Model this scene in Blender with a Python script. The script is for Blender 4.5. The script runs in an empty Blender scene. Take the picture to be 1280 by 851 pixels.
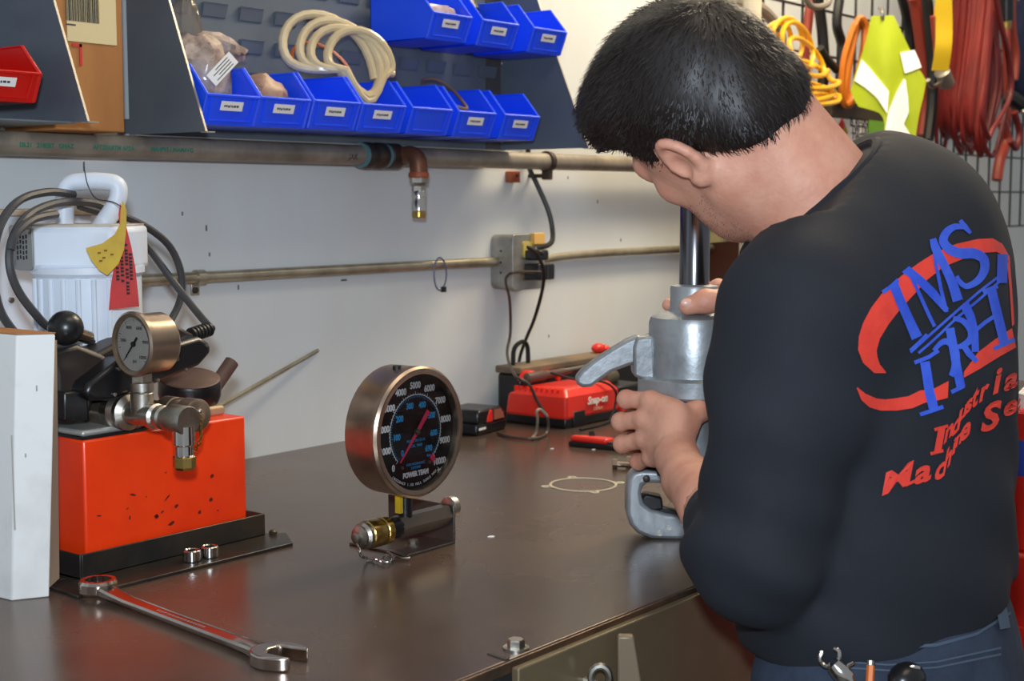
import bpy, bmesh, math, random
import numpy as np
from mathutils import Vector, Matrix, Quaternion
from mathutils.bvhtree import BVHTree

random.seed(7)
PI = math.pi
SC = bpy.context.scene
COL = SC.collection

# ------------------------------------------------------------------ camera
IMG_W, IMG_H, FPX = 1280, 851, 1800.0
BENCH = 0.92                                     # height of the bench top
PITCH = math.atan(176.5 / FPX)
YAW = math.atan(1432 * math.cos(PITCH) / FPX)    # angle between the view axis and the wall
CAM = Vector((0, -1.77478, BENCH + 0.42))
FWD = Vector((math.cos(YAW) * math.cos(PITCH), math.sin(YAW) * math.cos(PITCH), -math.sin(PITCH)))
RIGHT = Vector((math.sin(YAW), -math.cos(YAW), 0))
UP = RIGHT.cross(FWD)
cam_data = bpy.data.cameras.new('camera')
cam = bpy.data.objects.new('camera', cam_data)
COL.objects.link(cam)
cam.matrix_world = Matrix(((RIGHT.x, UP.x, -FWD.x, CAM.x), (RIGHT.y, UP.y, -FWD.y, CAM.y),
                           (RIGHT.z, UP.z, -FWD.z, CAM.z), (0, 0, 0, 1)))
cam_data.sensor_width = 36
cam_data.lens = FPX / IMG_W * 36
cam_data.clip_start = 0.02
cam_data.dof.use_dof = True
cam_data.dof.focus_distance = 1.6
cam_data.dof.aperture_fstop = 11
SC.camera = cam

# ------------------------------------------------------------------ light
SC.view_settings.view_transform = 'Standard'
SC.view_settings.look = 'None'
SC.view_settings.exposure = 0.12
SC.view_settings.gamma = 1.0
SC.view_settings.use_curve_mapping = False
world = bpy.data.worlds.new('world')
SC.world = world
world.use_nodes = True
world.node_tree.nodes['Background'].inputs[0].default_value = (0.93, 0.95, 1.0, 1)
world.node_tree.nodes['Background'].inputs[1].default_value = 0.30


def lamp(name, kind, loc, energy, color, size=0.1, target=None, size_y=None, spread=None):
    d = bpy.data.lights.new(name, kind)
    d.energy = energy
    d.color = color
    if kind == 'AREA':
        d.shape = 'RECTANGLE'
        d.size = size
        d.size_y = size_y or size
        if spread: d.spread = spread
    else:
        d.shadow_soft_size = size
    o = bpy.data.objects.new(name, d)
    COL.objects.link(o)
    o.location = loc
    if target is not None:
        o.rotation_euler = (Vector(target) - Vector(loc)).to_track_quat('-Z', 'Y').to_euler()
    return o


# the camera's own flash, just above the lens
lamp('camera_flash_offscreen', 'POINT', CAM + UP * 0.13 - RIGHT * 0.02, 76, (0.74, 0.86, 1.0), 0.035)
# warm shop lamps hung from the ceiling over the bench
lamp('shop_lamp_wall_offscreen', 'AREA', (2.9, -0.60, 2.75), 40, (1.0, 0.82, 0.56), 1.2, (2.75, -0.02, 1.4), 0.3)
lamp('shop_lamp_bench_offscreen', 'AREA', (1.4, -1.6, 3.2), 10, (1.0, 0.84, 0.64), 1.4, (1.4, -0.9, 0.9), 0.6)
lamp('shop_lamp_far_offscreen', 'AREA', (4.0, -1.6, 3.0), 5, (1.0, 0.86, 0.68), 1.2, (4.2, -0.3, 1.4), 0.6)


# ------------------------------------------------------------------ helpers
def ray(x, y):
    return FWD + RIGHT * ((x - 640) / FPX) - UP * ((y - 425.5) / FPX)
def on_y(x, y, Y):
    r = ray(x, y); return CAM + r * ((Y - CAM.y) / r.y)
def on_x(x, y, X):
    r = ray(x, y); return CAM + r * ((X - CAM.x) / r.x)
def on_z(x, y, Z=BENCH):
    r = ray(x, y); return CAM + r * ((Z - CAM.z) / r.z)
def at(x, y, depth):
    return CAM + ray(x, y) * depth
V = Vector


def catmull(pts, n=8, closed=False):
    P = [V(p) for p in pts]
    out = []
    m = len(P)
    segs = m if closed else m - 1
    for i in range(segs):
        if closed:
            a, b, c, d = P[(i - 1) % m], P[i], P[(i + 1) % m], P[(i + 2) % m]
        else:
            a, b, c, d = P[max(i - 1, 0)], P[i], P[i + 1], P[min(i + 2, m - 1)]
        for k in range(n):
            t = k / n
            out.append(0.5 * ((2 * b) + (c - a) * t + (2 * a - 5 * b + 4 * c - d) * t * t + (-a + 3 * b - 3 * c + d) * t ** 3))
    if not closed: out.append(P[-1].copy())
    return out


def frame(o, z, x=None):
    z = V(z).normalized()
    if x is None:
        x = V((1, 0, 0)) if abs(z.x) < 0.9 else V((0, 1, 0))
    x = V(x)
    x = (x - z * x.dot(z)).normalized()
    y = z.cross(x)
    o = V(o)
    return Matrix(((x.x, y.x, z.x, o.x), (x.y, y.y, z.y, o.y), (x.z, y.z, z.z, o.z), (0, 0, 0, 1)))


def rotz(a, o=(0, 0, 0)):
    return Matrix.Translation(V(o)) @ Matrix.Rotation(a, 4, 'Z')


class MB:
    """collects shapes into ONE mesh"""
    def __init__(s):
        s.v = []; s.f = []
    def add(s, vs, fs, m=None):
        k = len(s.v)
        for p in vs:
            p = V(p)
            s.v.append(m @ p if m is not None else p)
        for f in fs:
            s.f.append([i + k for i in f])
        return s
    def box(s, c, d, m=None):
        x, y, z = d[0] / 2, d[1] / 2, d[2] / 2
        vs = [V(c) + V((a * x, b * y, e * z)) for e in (-1, 1) for b in (-1, 1) for a in (-1, 1)]
        return s.add(vs, [(0, 2, 3, 1), (4, 5, 7, 6), (0, 1, 5, 4), (2, 6, 7, 3), (0, 4, 6, 2), (1, 3, 7, 5)], m)
    def boxp(s, a, b, m=None):
        a, b = V(a), V(b)
        return s.box((a + b) / 2, [abs(t) for t in (b - a)], m)
    def lathe(s, prof, m=None, n=24, cap=True):
        vs = []; fs = []
        for r, z in prof:
            for k in range(n):
                a = 2 * PI * k / n
                vs.append((r * math.cos(a), r * math.sin(a), z))
        for i in range(len(prof) - 1):
            for k in range(n):
                k2 = (k + 1) % n
                fs.append((i * n + k, i * n + k2, (i + 1) * n + k2, (i + 1) * n + k))
        if cap:
            fs.append(tuple(reversed(range(n))))
            fs.append(tuple((len(prof) - 1) * n + k for k in range(n)))
        return s.add(vs, fs, m)
    def cyl(s, a, b, r, r2=None, n=20):
        a, b = V(a), V(b)
        L = (b - a).length
        return s.lathe([(r, 0), (r if r2 is None else r2, L)], frame(a, b - a), n)
    def ring(s, ro, ri, z0, z1, m=None, n=32, bev=0.0):
        prof = [(ri, z0), (ro, z0), (ro, z1), (ri, z1), (ri, z0)] if not bev else \
            [(ri, z0), (ro - bev, z0), (ro, z0 + bev), (ro, z1 - bev), (ro - bev, z1), (ri + bev, z1), (ri, z1 - bev), (ri, z0)]
        return s.lathe(prof, m, n, cap=False)
    def sphere(s, c, r, n=16, m2=None):
        rr = (r, r, r) if not hasattr(r, '__len__') else r
        vs = [V((0, 0, -1))]; fs = []
        h = n // 2
        for i in range(1, h):
            t = PI * i / h - PI / 2
            for k in range(n):
                a = 2 * PI * k / n
                vs.append(V((math.cos(t) * math.cos(a), math.cos(t) * math.sin(a), math.sin(t))))
        vs.append(V((0, 0, 1)))
        for k in range(n):
            fs.append((0, 1 + (k + 1) % n, 1 + k))
            for i in range(h - 2):
                b = 1 + i * n
                fs.append((b + k, b + (k + 1) % n, b + n + (k + 1) % n, b + n + k))
            b = 1 + (h - 2) * n
            fs.append((b + k, b + (k + 1) % n, len(vs) - 1))
        m = Matrix.Translation(V(c)) @ (m2 or Matrix()) @ Matrix.Diagonal((rr[0], rr[1], rr[2], 1))
        return s.add(vs, fs, m)
    def tube(s, pts, r, n=8, closed=False):
        P = [V(p) for p in pts]
        m = len(P)
        rad = r if callable(r) else (lambda t: r)
        tang = []
        for i in range(m):
            if closed: t = P[(i + 1) % m] - P[i - 1]
            else: t = P[min(i + 1, m - 1)] - P[max(i - 1, 0)]
            tang.append(t.normalized() if t.length > 1e-9 else V((0, 0, 1)))
        nrm = tang[0].orthogonal().normalized()
        vs = []; fs = []
        for i in range(m):
            if i: nrm = tang[i - 1].rotation_difference(tang[i]) @ nrm
            b = tang[i].cross(nrm)
            q = rad(i / max(1, m - 1))
            for k in range(n):
                a = 2 * PI * k / n
                vs.append(P[i] + (nrm * math.cos(a) + b * math.sin(a)) * q)
        for i in range(m if closed else m - 1):
            j = (i + 1) % m
            for k in range(n):
                fs.append((i * n + k, i * n + (k + 1) % n, j * n + (k + 1) % n, j * n + k))
        if not closed:
            fs.append(tuple(reversed(range(n))))
            fs.append(tuple((m - 1) * n + k for k in range(n)))
        return s.add(vs, fs)
    def prism(s, poly, t, m=None, t0=0.0):
        """2-D outline (counter-clockwise) in local xy, from z=t0 to z=t"""
        n = len(poly)
        vs = [(p[0], p[1], t0) for p in poly] + [(p[0], p[1], t) for p in poly]
        fs = [tuple(reversed(range(n))), tuple(range(n, 2 * n))]
        for i in range(n):
            j = (i + 1) % n
            fs.append((i, j, n + j, n + i))
        return s.add(vs, fs, m)
    def ribbon(s, pts, wid, thick, closed=False):
        """flat strip along pts; wid = width vector (or list), real thickness"""
        P = [V(p) for p in pts]; m = len(P)
        vs = []; fs = []
        for i in range(m):
            t = (P[(i + 1) % m] - P[i - 1]) if closed else (P[min(i + 1, m - 1)] - P[max(i - 1, 0)])
            w = V(wid[i]) if isinstance(wid, list) else V(wid)
            nn = t.cross(w).normalized() * thick / 2
            for a, b in ((-1, -1), (1, -1), (1, 1), (-1, 1)):
                vs.append(P[i] + w * (a / 2) + nn * b)
        for i in range(m if closed else m - 1):
            j = (i + 1) % m
            for k in range(4):
                fs.append((i * 4 + k, i * 4 + (k + 1) % 4, j * 4 + (k + 1) % 4, j * 4 + k))
        if not closed:
            fs.append((3, 2, 1, 0)); fs.append(tuple((m - 1) * 4 + k for k in range(4)))
        return s.add(vs, fs)
    def text(s, body, size, m, depth=0.0003, bold=0.0, shear=0.0, align='CENTER', sx=1.0):
        vs, fs = text_geo(body, size, depth, bold, shear, align)
        return s.add([(p[0] * sx, p[1], p[2]) for p in vs], fs, m)
    def arcprism(s, *a): pass
    def mesh(s, name, off=V((0, 0, 0)), smooth=35):
        me = bpy.data.meshes.new(name)
        me.from_pydata([p - off for p in s.v], [], s.f)
        me.validate()
        bm = bmesh.new(); bm.from_mesh(me)
        bmesh.ops.recalc_face_normals(bm, faces=bm.faces)
        bm.to_mesh(me); bm.free()
        if smooth:
            me.polygons.foreach_set('use_smooth', [True] * len(me.polygons))
            me.set_sharp_from_angle(angle=math.radians(smooth))
        return me
    def build(s, name, mat, parent=None, bevel=0, smooth=35, seg=2):
        """links the collected shapes as one mesh object; a child shares its thing's origin"""
        if parent is not None:
            root = parent
            while root.parent: root = root.parent
            off = root.location.copy()
        else:
            xs = [p.x for p in s.v]; ys = [p.y for p in s.v]; zs = [p.z for p in s.v]
            off = V(((min(xs) + max(xs)) / 2, (min(ys) + max(ys)) / 2, min(zs)))
        o = bpy.data.objects.new(name, s.mesh(name, off, smooth))
        COL.objects.link(o)
        if parent is not None: o.parent = parent
        else: o.location = off
        if mat: o.data.materials.append(mat)
        if bevel:
            b = o.modifiers.new('bevel', 'BEVEL'); b.width = bevel; b.segments = seg
            b.limit_method = 'ANGLE'; b.angle_limit = math.radians(40)
        return o


_txt = {}
def text_geo(body, size, depth=0.0003, bold=0.0, shear=0.0, align='CENTER'):
    key = (body, size, depth, bold, shear, align)
    if key not in _txt:
        c = bpy.data.curves.new('t', 'FONT')
        c.body = body; c.size = size; c.extrude = depth; c.offset = bold; c.shear = shear
        c.align_x = align; c.align_y = 'CENTER'; c.resolution_u = 3
        o = bpy.data.objects.new('t', c)
        COL.objects.link(o)
        me = bpy.data.meshes.new_from_object(o.evaluated_get(bpy.context.evaluated_depsgraph_get()))
        _txt[key] = ([tuple(v.co) for v in me.vertices], [tuple(p.vertices) for p in me.polygons])
        bpy.data.objects.remove(o); bpy.data.curves.remove(c); bpy.data.meshes.remove(me)
    return _txt[key]


def tag(o, label=None, cat=None, group=None, kind=None):
    if label: o['label'] = label
    if cat: o['category'] = cat
    if group: o['group'] = group
    if kind: o['kind'] = kind
    return o
def thing(name, loc, label, cat, group=None):
    o = bpy.data.objects.new(name, None)
    o.empty_display_size = 0.05
    COL.objects.link(o)
    o.location = V(loc)
    return tag(o, label, cat, group)
def copy_tree(o, parent=None):
    c = o.copy(); COL.objects.link(c); c.parent = parent
    for ch in list(o.children): copy_tree(ch, c)
    return c


# ------------------------------------------------------------------ materials
def lin(c):
    return tuple((x / 255 / 12.92 if x / 255 <= 0.04045 else ((x / 255 + 0.055) / 1.055) ** 2.4) for x in c) + (1,)
def mat(name, col, rough=0.5, metal=0.0, col2=None, vscale=8.0, vlo=0.4, vhi=0.65, bump=0.0, bscale=60.0,
        coat=0.0, trans=0.0, alpha=1.0, spec=0.5, stretch=(1, 1, 1), rvar=0.0, sheen=0.0, sss=0.0, ior=None, detail=5.0):
    m = bpy.data.materials.new(name)
    m.use_nodes = True
    nt = m.node_tree; N = nt.nodes; L = nt.links
    b = N['Principled BSDF']
    b.inputs['Base Color'].default_value = lin(col)
    b.inputs['Roughness'].default_value = rough
    b.inputs['Metallic'].default_value = metal
    b.inputs['Specular IOR Level'].default_value = spec
    b.inputs['Coat Weight'].default_value = coat
    b.inputs['Coat Roughness'].default_value = 0.12
    b.inputs['Transmission Weight'].default_value = trans
    b.inputs['Alpha'].default_value = alpha
    b.inputs['Sheen Weight'].default_value = sheen
    if ior: b.inputs['IOR'].default_value = ior
    if sss:
        b.inputs['Subsurface Weight'].default_value = sss
        b.inputs['Subsurface Radius'].default_value = (0.012, 0.004, 0.002)
        b.inputs['Subsurface Scale'].default_value = 0.6
    if col2 or bump or rvar:
        tc = N.new('ShaderNodeTexCoord'); mp = N.new('ShaderNodeMapping')
        mp.inputs['Scale'].default_value = stretch
        L.new(tc.outputs['Object'], mp.inputs[0])
    if col2 or rvar:
        nz = N.new('ShaderNodeTexNoise'); nz.inputs['Scale'].default_value = vscale; nz.inputs['Detail'].default_value = detail
        nz.inputs['Roughness'].default_value = 0.62
        L.new(mp.outputs[0], nz.inputs['Vector'])
        rp = N.new('ShaderNodeMapRange'); rp.inputs[1].default_value = vlo; rp.inputs[2].default_value = vhi
        L.new(nz.outputs[0], rp.inputs[0])
        if col2:
            mx = N.new('ShaderNodeMix'); mx.data_type = 'RGBA'
            mx.inputs[6].default_value = lin(col); mx.inputs[7].default_value = lin(col2)
            L.new(rp.outputs[0], mx.inputs[0]); L.new(mx.outputs[2], b.inputs['Base Color'])
        if rvar:
            r2 = N.new('ShaderNodeMapRange'); r2.inputs[3].default_value = rough; r2.inputs[4].default_value = rough + rvar
            L.new(rp.outputs[0], r2.inputs[0]); L.new(r2.outputs[0], b.inputs['Roughness'])
    if bump:
        nb = N.new('ShaderNodeTexNoise'); nb.inputs['Scale'].default_value = bscale; nb.inputs['Detail'].default_value = 4
        L.new(mp.outputs[0], nb.inputs['Vector'])
        bp = N.new('ShaderNodeBump'); bp.inputs['Strength'].default_value = bump; bp.inputs['Distance'].default_value = 0.004
        L.new(nb.outputs[0], bp.inputs['Height']); L.new(bp.outputs[0], b.inputs['Normal'])
    return m


def clear(name, col, opac=0.12, rough=0.1, gloss=0.1, col2=None, vscale=20):
    """thin clear sheet: mostly see-through, partly a soft film, with a gloss"""
    m = mat(name, col, rough, col2=col2, vscale=vscale)
    nt = m.node_tree; N = nt.nodes; L = nt.links
    b = N['Principled BSDF']; out = N['Material Output']
    t = N.new('ShaderNodeBsdfTransparent'); mx = N.new('ShaderNodeMixShader')
    fr = N.new('ShaderNodeFresnel'); fr.inputs[0].default_value = 1.35
    ad = N.new('ShaderNodeMath'); ad.operation = 'ADD'; ad.inputs[1].default_value = opac; ad.use_clamp = True
    mu = N.new('ShaderNodeMath'); mu.operation = 'MULTIPLY'; mu.inputs[1].default_value = gloss * 10
    L.new(fr.outputs[0], mu.inputs[0]); L.new(mu.outputs[0], ad.inputs[0])
    L.new(ad.outputs[0], mx.inputs[0]); L.new(t.outputs[0], mx.inputs[1]); L.new(b.outputs[0], mx.inputs[2])
    L.new(mx.outputs[0], out.inputs[0])
    return m


M = {}
M['wall'] = mat('wall_paint', (216, 222, 224), 0.6, col2=(205, 205, 199), vscale=2.2, vlo=.35, vhi=.8, bump=0.05, bscale=30, stretch=(1, 1, .35))
M['mark'] = mat('wall_scuff', (96, 88, 80), 0.8)
M['floor'] = mat('concrete', (92, 88, 84), 0.7, col2=(70, 66, 62), bump=.1)
M['steel_top'] = mat('bench_steel', (84, 70, 62), 0.22, 0.35, col2=(108, 89, 76), vscale=3.0, vlo=.35, vhi=.75, rvar=0.10)
M['steel_edge'] = mat('worn_steel_edge', (120, 92, 70), 0.4, 0.7, col2=(80, 66, 54), vscale=20)
M['apron'] = mat('bench_apron', (122, 107, 80), 0.35, 0.3, col2=(104, 91, 70), vscale=6, vlo=.35, vhi=.7)
M['dark'] = mat('dark_paint', (26, 27, 28), 0.5)
M['black'] = mat('black_rubber', (18, 18, 19), 0.45)
M['blackp'] = mat('black_plastic', (20, 20, 22), 0.32)
M['rack'] = mat('rack_grey_paint', (98, 107, 116), 0.34, col2=(90, 98, 107), vscale=5)
M['rack_edge'] = mat('rack_edge_bare', (190, 182, 168), 0.35, 0.6)
M['blue'] = mat('blue_bin_plastic', (34, 90, 255), 0.33, col2=(28, 80, 250), vscale=4, coat=.1)
M['redbin'] = mat('red_bin_plastic', (200, 22, 14), 0.33, coat=.1)
M['label'] = mat('paper_label', (235, 233, 228), 0.6)
M['ink'] = mat('ink', (60, 58, 62), 0.7)
M['blackink'] = mat('black_ink', (22, 20, 22), 0.7)
M['cardboard'] = mat('cardboard', (178, 122, 66), 0.75, col2=(160, 106, 56), vscale=12, stretch=(1, 1, .2), bump=.05)
M['whitecard'] = mat('white_card', (222, 222, 218), 0.6, col2=(196, 194, 188), vscale=9, vlo=.5, vhi=.8)
M['pipe'] = mat('black_iron_pipe', (156, 147, 131), 0.4, 0.2, col2=(116, 107, 95), vscale=14, vlo=.35, vhi=.7, bump=.06)
M['iron'] = mat('cast_iron', (64, 58, 55), 0.5, 0.5, col2=(84, 62, 50), vscale=18, bump=.15)
M['teal'] = mat('pipe_dope_teal', (88, 128, 132), 0.5)
M['brass'] = mat('brass', (176, 120, 64), 0.3, 0.9, col2=(140, 84, 44), vscale=20)
M['chrome'] = mat('chrome', (205, 203, 198), 0.14, 1.0)
M['zinc'] = mat('zinc_steel', (186, 182, 172), 0.36, 1.0, col2=(140, 134, 122), vscale=30)
M['yzinc'] = mat('yellow_zinc', (186, 160, 92), 0.28, 1.0, col2=(150, 124, 64), vscale=30)
M['galv'] = mat('galvanised_conduit', (176, 168, 146), 0.34, 0.65, col2=(146, 136, 114), vscale=16)
M['gbox'] = mat('galvanised_box', (168, 166, 160), 0.4, 0.6, col2=(140, 138, 132), vscale=20)
M['green_ink'] = mat('green_stencil', (44, 120, 96), 0.6)
M['orange'] = mat('orange_tank_paint', (246, 62, 10), 0.38, col2=(226, 48, 8), vscale=7, vlo=.45, vhi=.75, bump=.03, coat=.15)
M['grime'] = mat('oily_grime', (88, 24, 12), 0.5)
M['tray'] = mat('hot_rolled_steel', (52, 50, 48), 0.36, 0.55, col2=(76, 66, 54), vscale=10, bump=.04)
M['motor'] = mat('white_motor_paint', (214, 222, 232), 0.45, col2=(196, 200, 204), vscale=9, vlo=.5, vhi=.85, bump=.03)
M['grime_top'] = mat('dusty_top', (150, 130, 104), 0.7, col2=(196, 190, 178), vscale=12)
M['nameplate'] = mat('nameplate_grey', (140, 138, 134), 0.4, 0.4)
M['shroud'] = mat('black_shroud', (40, 35, 33), 0.42, 0.2, col2=(58, 48, 42), vscale=9, bump=.04)
M['cap_brown'] = mat('dusty_cap', (104, 78, 64), 0.55, col2=(80, 58, 48), vscale=12)
M['cord'] = mat('grey_cord', (58, 58, 60), 0.45)
M['tag_yellow'] = mat('yellow_tag', (198, 164, 30), 0.5, col2=(176, 140, 30), vscale=18)
M['tag_red'] = mat('red_tag', (196, 46, 42), 0.55, col2=(172, 40, 38), vscale=14)
M['glass'] = clear('dial_glass', (20, 20, 22), 0.0, 0.05, 0.05)
M['dialw'] = mat('dial_white', (226, 224, 216), 0.5)
M['dialb'] = mat('dial_black', (12, 12, 15), 0.4)
M['num_w'] = mat('dial_white_print', (250, 250, 250), 0.5)
M['num_b'] = mat('dial_blue_print', (50, 185, 255), 0.5)
M['pink'] = mat('needle_pink', (255, 60, 112), 0.45)
M['bezel'] = mat('dark_steel_case', (178, 158, 138), 0.30, 0.9, col2=(150, 130, 112), vscale=12)
M['bluesteel'] = mat('blackened_fitting', (104, 98, 90), 0.35, 0.8)
M['wrench'] = mat('wrench_chrome', (190, 178, 168), 0.2, 1.0, col2=(160, 146, 136), vscale=12)
M['redp'] = mat('red_charger_plastic', (226, 44, 28), 0.36, coat=.1)
M['redd'] = mat('red_grip', (214, 40, 22), 0.4)
M['toolcast'] = mat('aluminium_casting', (168, 172, 174), 0.38, 0.55, col2=(128, 132, 134), vscale=14, vlo=.4, vhi=.7, bump=.12, bscale=70)
M['rod'] = mat('ground_steel_rod', (112, 112, 116), 0.22, 1.0)
M['gasket'] = mat('gasket_paper', (190, 180, 156), 0.6)
M['bag'] = clear('clear_bag', (236, 216, 200), 0.46, 0.12, 0.12, (150, 126, 110), 26)
M['smoke_bag'] = clear('smoky_bag', (150, 140, 130), 0.28, 0.12, 0.12)
M['parts'] = mat('tan_packet', (176, 140, 116), 0.45, col2=(140, 108, 90), vscale=30)
M['hose_clear'] = mat('vinyl_tubing', (226, 208, 168), 0.25, col2=(206, 184, 140), vscale=8, trans=.15)
M['wire_orange'] = mat('orange_wire', (222, 112, 34), 0.4)
M['skin'] = mat('skin', (218, 160, 134), 0.52, col2=(198, 130, 106), vscale=22, vlo=.38, vhi=.75, sss=.10, bump=.14, bscale=220)
M['nail'] = mat('finger_nail', (232, 184, 166), 0.3)
M['hair'] = mat('dark_brown_hair', (26, 18, 15), 0.50)
M['shirt'] = mat('navy_sweatshirt', (19, 23, 32), 0.85, col2=(16, 20, 28), vscale=14, bump=.1, bscale=500)
M['print_red'] = mat('red_screen_print', (226, 62, 46), 0.6, col2=(210, 54, 40), vscale=30)
M['print_blue'] = mat('blue_screen_print', (38, 72, 190), 0.6, col2=(60, 96, 210), vscale=18)
M['jeans'] = mat('denim', (32, 42, 58), 0.85, col2=(44, 55, 72), vscale=20, bump=.15, bscale=400)
M['seam'] = mat('denim_seam', (66, 78, 94), 0.85)
M['hivis'] = mat('hi_vis_fabric', (168, 186, 8), 0.65, col2=(156, 174, 8), vscale=6)
M['reflect'] = mat('reflective_tape', (255, 255, 255), 0.5, spec=1.0)
M['hose_yellow'] = mat('yellow_hose', (228, 168, 18), 0.35)
M['hose_orange'] = mat('orange_cord_jacket', (196, 108, 22), 0.45)
M['hose_red'] = mat('red_cable', (118, 26, 23), 0.5, col2=(90, 20, 19), vscale=6)
M['strap_red'] = mat('rust_red_hose', (150, 56, 40), 0.5)
M['wire'] = mat('wire_grid_black', (44, 42, 42), 0.45, 0.3)
M['cabinet'] = mat('olive_cabinet', (84, 76, 62), 0.5, 0.2, col2=(70, 62, 52), vscale=6)
M['brown'] = mat('brown_cabinet', (92, 48, 26), 0.55, col2=(72, 38, 22), vscale=5)
M['redcart'] = mat('red_cart_paint', (186, 26, 16), 0.35, coat=.2)
M['green_lab'] = mat('green_label', (120, 176, 56), 0.6)
M['orange_pen'] = mat('orange_pencil', (206, 104, 26), 0.5)
M['woodblk'] = mat('copper_block', (170, 84, 46), 0.5, col2=(140, 66, 36), vscale=20)
# ================================================================== the room
o = MB().boxp((-1.6, 0, 0), (7.0, 0.08, 3.2)).build('wall_back', M['wall']); tag(o, kind='structure')
o = MB().boxp((-1.6, -4.5, -0.06), (7.0, 0.08, 0)).build('floor', M['floor']); tag(o, kind='structure')
wall_back = bpy.data.objects['wall_back']
# small scuffs and nail heads on the paint
mb = MB()
for x, y, w, h in ((105, 208, 1.2, 9), (258, 285, 1.5, 6), (262, 318, 1.2, 4), (298, 359, 1.3, 5), (228, 267, 1.2, 4), (710, 222, 1.0, 4),
                   (747, 252, 1.2, 5), (776, 300, 1.4, 4), (686, 420, 1.0, 4), (430, 350, 8, 2)):
    p = on_y(x, y, -0.0005)
    mb.box(p, (w / 600, 0.001, h / 650))
mb.build('paint_scuff', M['mark'], wall_back)

# ------------------------------------------------------------------ bench
bench = thing('workbench', (2.0, -0.5, 0), 'long dark steel-topped workbench along the white wall', 'workbench')
FE = -0.975                                         # front edge of the bench top
MB().boxp((0.2, FE, BENCH - 0.010), (3.35, -0.0, BENCH)).build('bench_top', M['steel_top'], bench, bevel=.0015)
MB().boxp((0.2, FE - 0.003, BENCH - 0.012), (3.35, FE, BENCH - 0.001)).build('edge_strip', M['steel_edge'], bench, bevel=.001)
MB().boxp((1.005, FE - 0.012, 0.40), (3.3, FE - 0.003, BENCH - 0.006)).build('apron', M['apron'], bench, bevel=.0015)
MB().boxp((0.25, FE + 0.05, 0.60), (1.0, FE + 0.06, BENCH - 0.012)).build('drawer_front', M['dark'], bench)
MB().boxp((0.2, -0.9, 0.30), (3.3, -0.05, 0.32)).build('lower_shelf', M['dark'], bench)
for lx in (0.25, 1.7, 3.28):
    for ly in (-0.92, -0.06):
        MB().boxp((lx - .03, ly - .03, 0), (lx + .03, ly + .03, BENCH - .010)).build('leg', M['dark'], bench, bevel=.002)
# dark strip laid on the bench top as the painted shade of a notch
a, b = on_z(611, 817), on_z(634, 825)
mb = MB(); mb.ribbon([a, b], (b - a).cross(V((0, 0, 1))).normalized() * .005, .002); mb.build('notch_shade_strip', M['tray'], bench)
p = on_z(645, 811)
bolt = thing('bench_bolt', p, 'hex bolt with a washer screwed into the bench top by the front edge', 'bolt')
MB().lathe([(0.0005, 0), (.0125, 0), (.0125, .0022), (.0005, .0022)], Matrix.Translation(p), 24).build('washer', M['zinc'], bolt)
MB().lathe([(.0085, .002), (.0085, .0085), (.0075, .0098)], Matrix.Translation(p), 6).build('bolt_head', M['zinc'], bolt, smooth=20)
# clamp plate and eye hook that hang at the apron
P0 = on_y(778, 856, FE - .03)
cl = thing('clamp_plate', P0 - V((0, 0, .07)), 'dull steel clamp plate bolted to the front apron of the bench', 'clamp')
poly = [(-.010, -.05), (.006, -.05), (.014, -.004), (.013, .020), (.006, .032), (-.006, .018), (-.010, .004)]
MB().prism(poly, .012, frame(P0 + V((0, -.006, 0)), RIGHT.cross(V((0, 0, 1))) * -1, RIGHT)).build('plate', mat('dull_plate', (128, 112, 90), .45, .4), cl, bevel=.002)
MB().boxp(P0 + V((-.02, 0, -.06)), P0 + V((-.004, .022, -.004))).build('jaw', M['tray'], cl, bevel=.002)
MB().cyl(P0 + V((0, .02, -.03)), P0 + V((0, -.012, -.03)), .004).build('bolt', M['zinc'], cl)
P0 = on_y(750, 846, FE - .03)
hk = MB().tube([P0 + V((0, .022, -.006))] + [P0 + RIGHT * (.009 * math.cos(t)) + V((0, 0, .011 * math.sin(t))) for t in [PI * 2 * k / 16 for k in range(-3, 10)]], .0036, 8)
tag(hk.build('eye_hook', M['zinc']), 'bright open eye hook on the front apron beside the clamp plate', 'hook')

# ------------------------------------------------------------------ white enclosure on the wall behind the pump
enc = thing('wall_enclosure', (1.06, -.055, .99), 'white metal electrical enclosure on the wall behind the pump', 'enclosure')
MB().boxp((0.86, -.11, .99), (1.185, 0, 1.325)).build('body', M['motor'], enc, bevel=.004)
MB().boxp((0.85, -.116, 1.318), (1.19, 0, 1.327)).build('lid_edge', M['grime_top'], enc, bevel=.002)
for x, y in ((15, 375), (14, 300)):
    p = on_y(x, y, -.112)
    MB().lathe([(.0005, 0), (.004, 0), (.004, .002), (.003, .003), (.0005, .003)], frame(p + V((0, .002, 0)), (0, -1, 0)), 12).build('screw', M['zinc'], enc)

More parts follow.
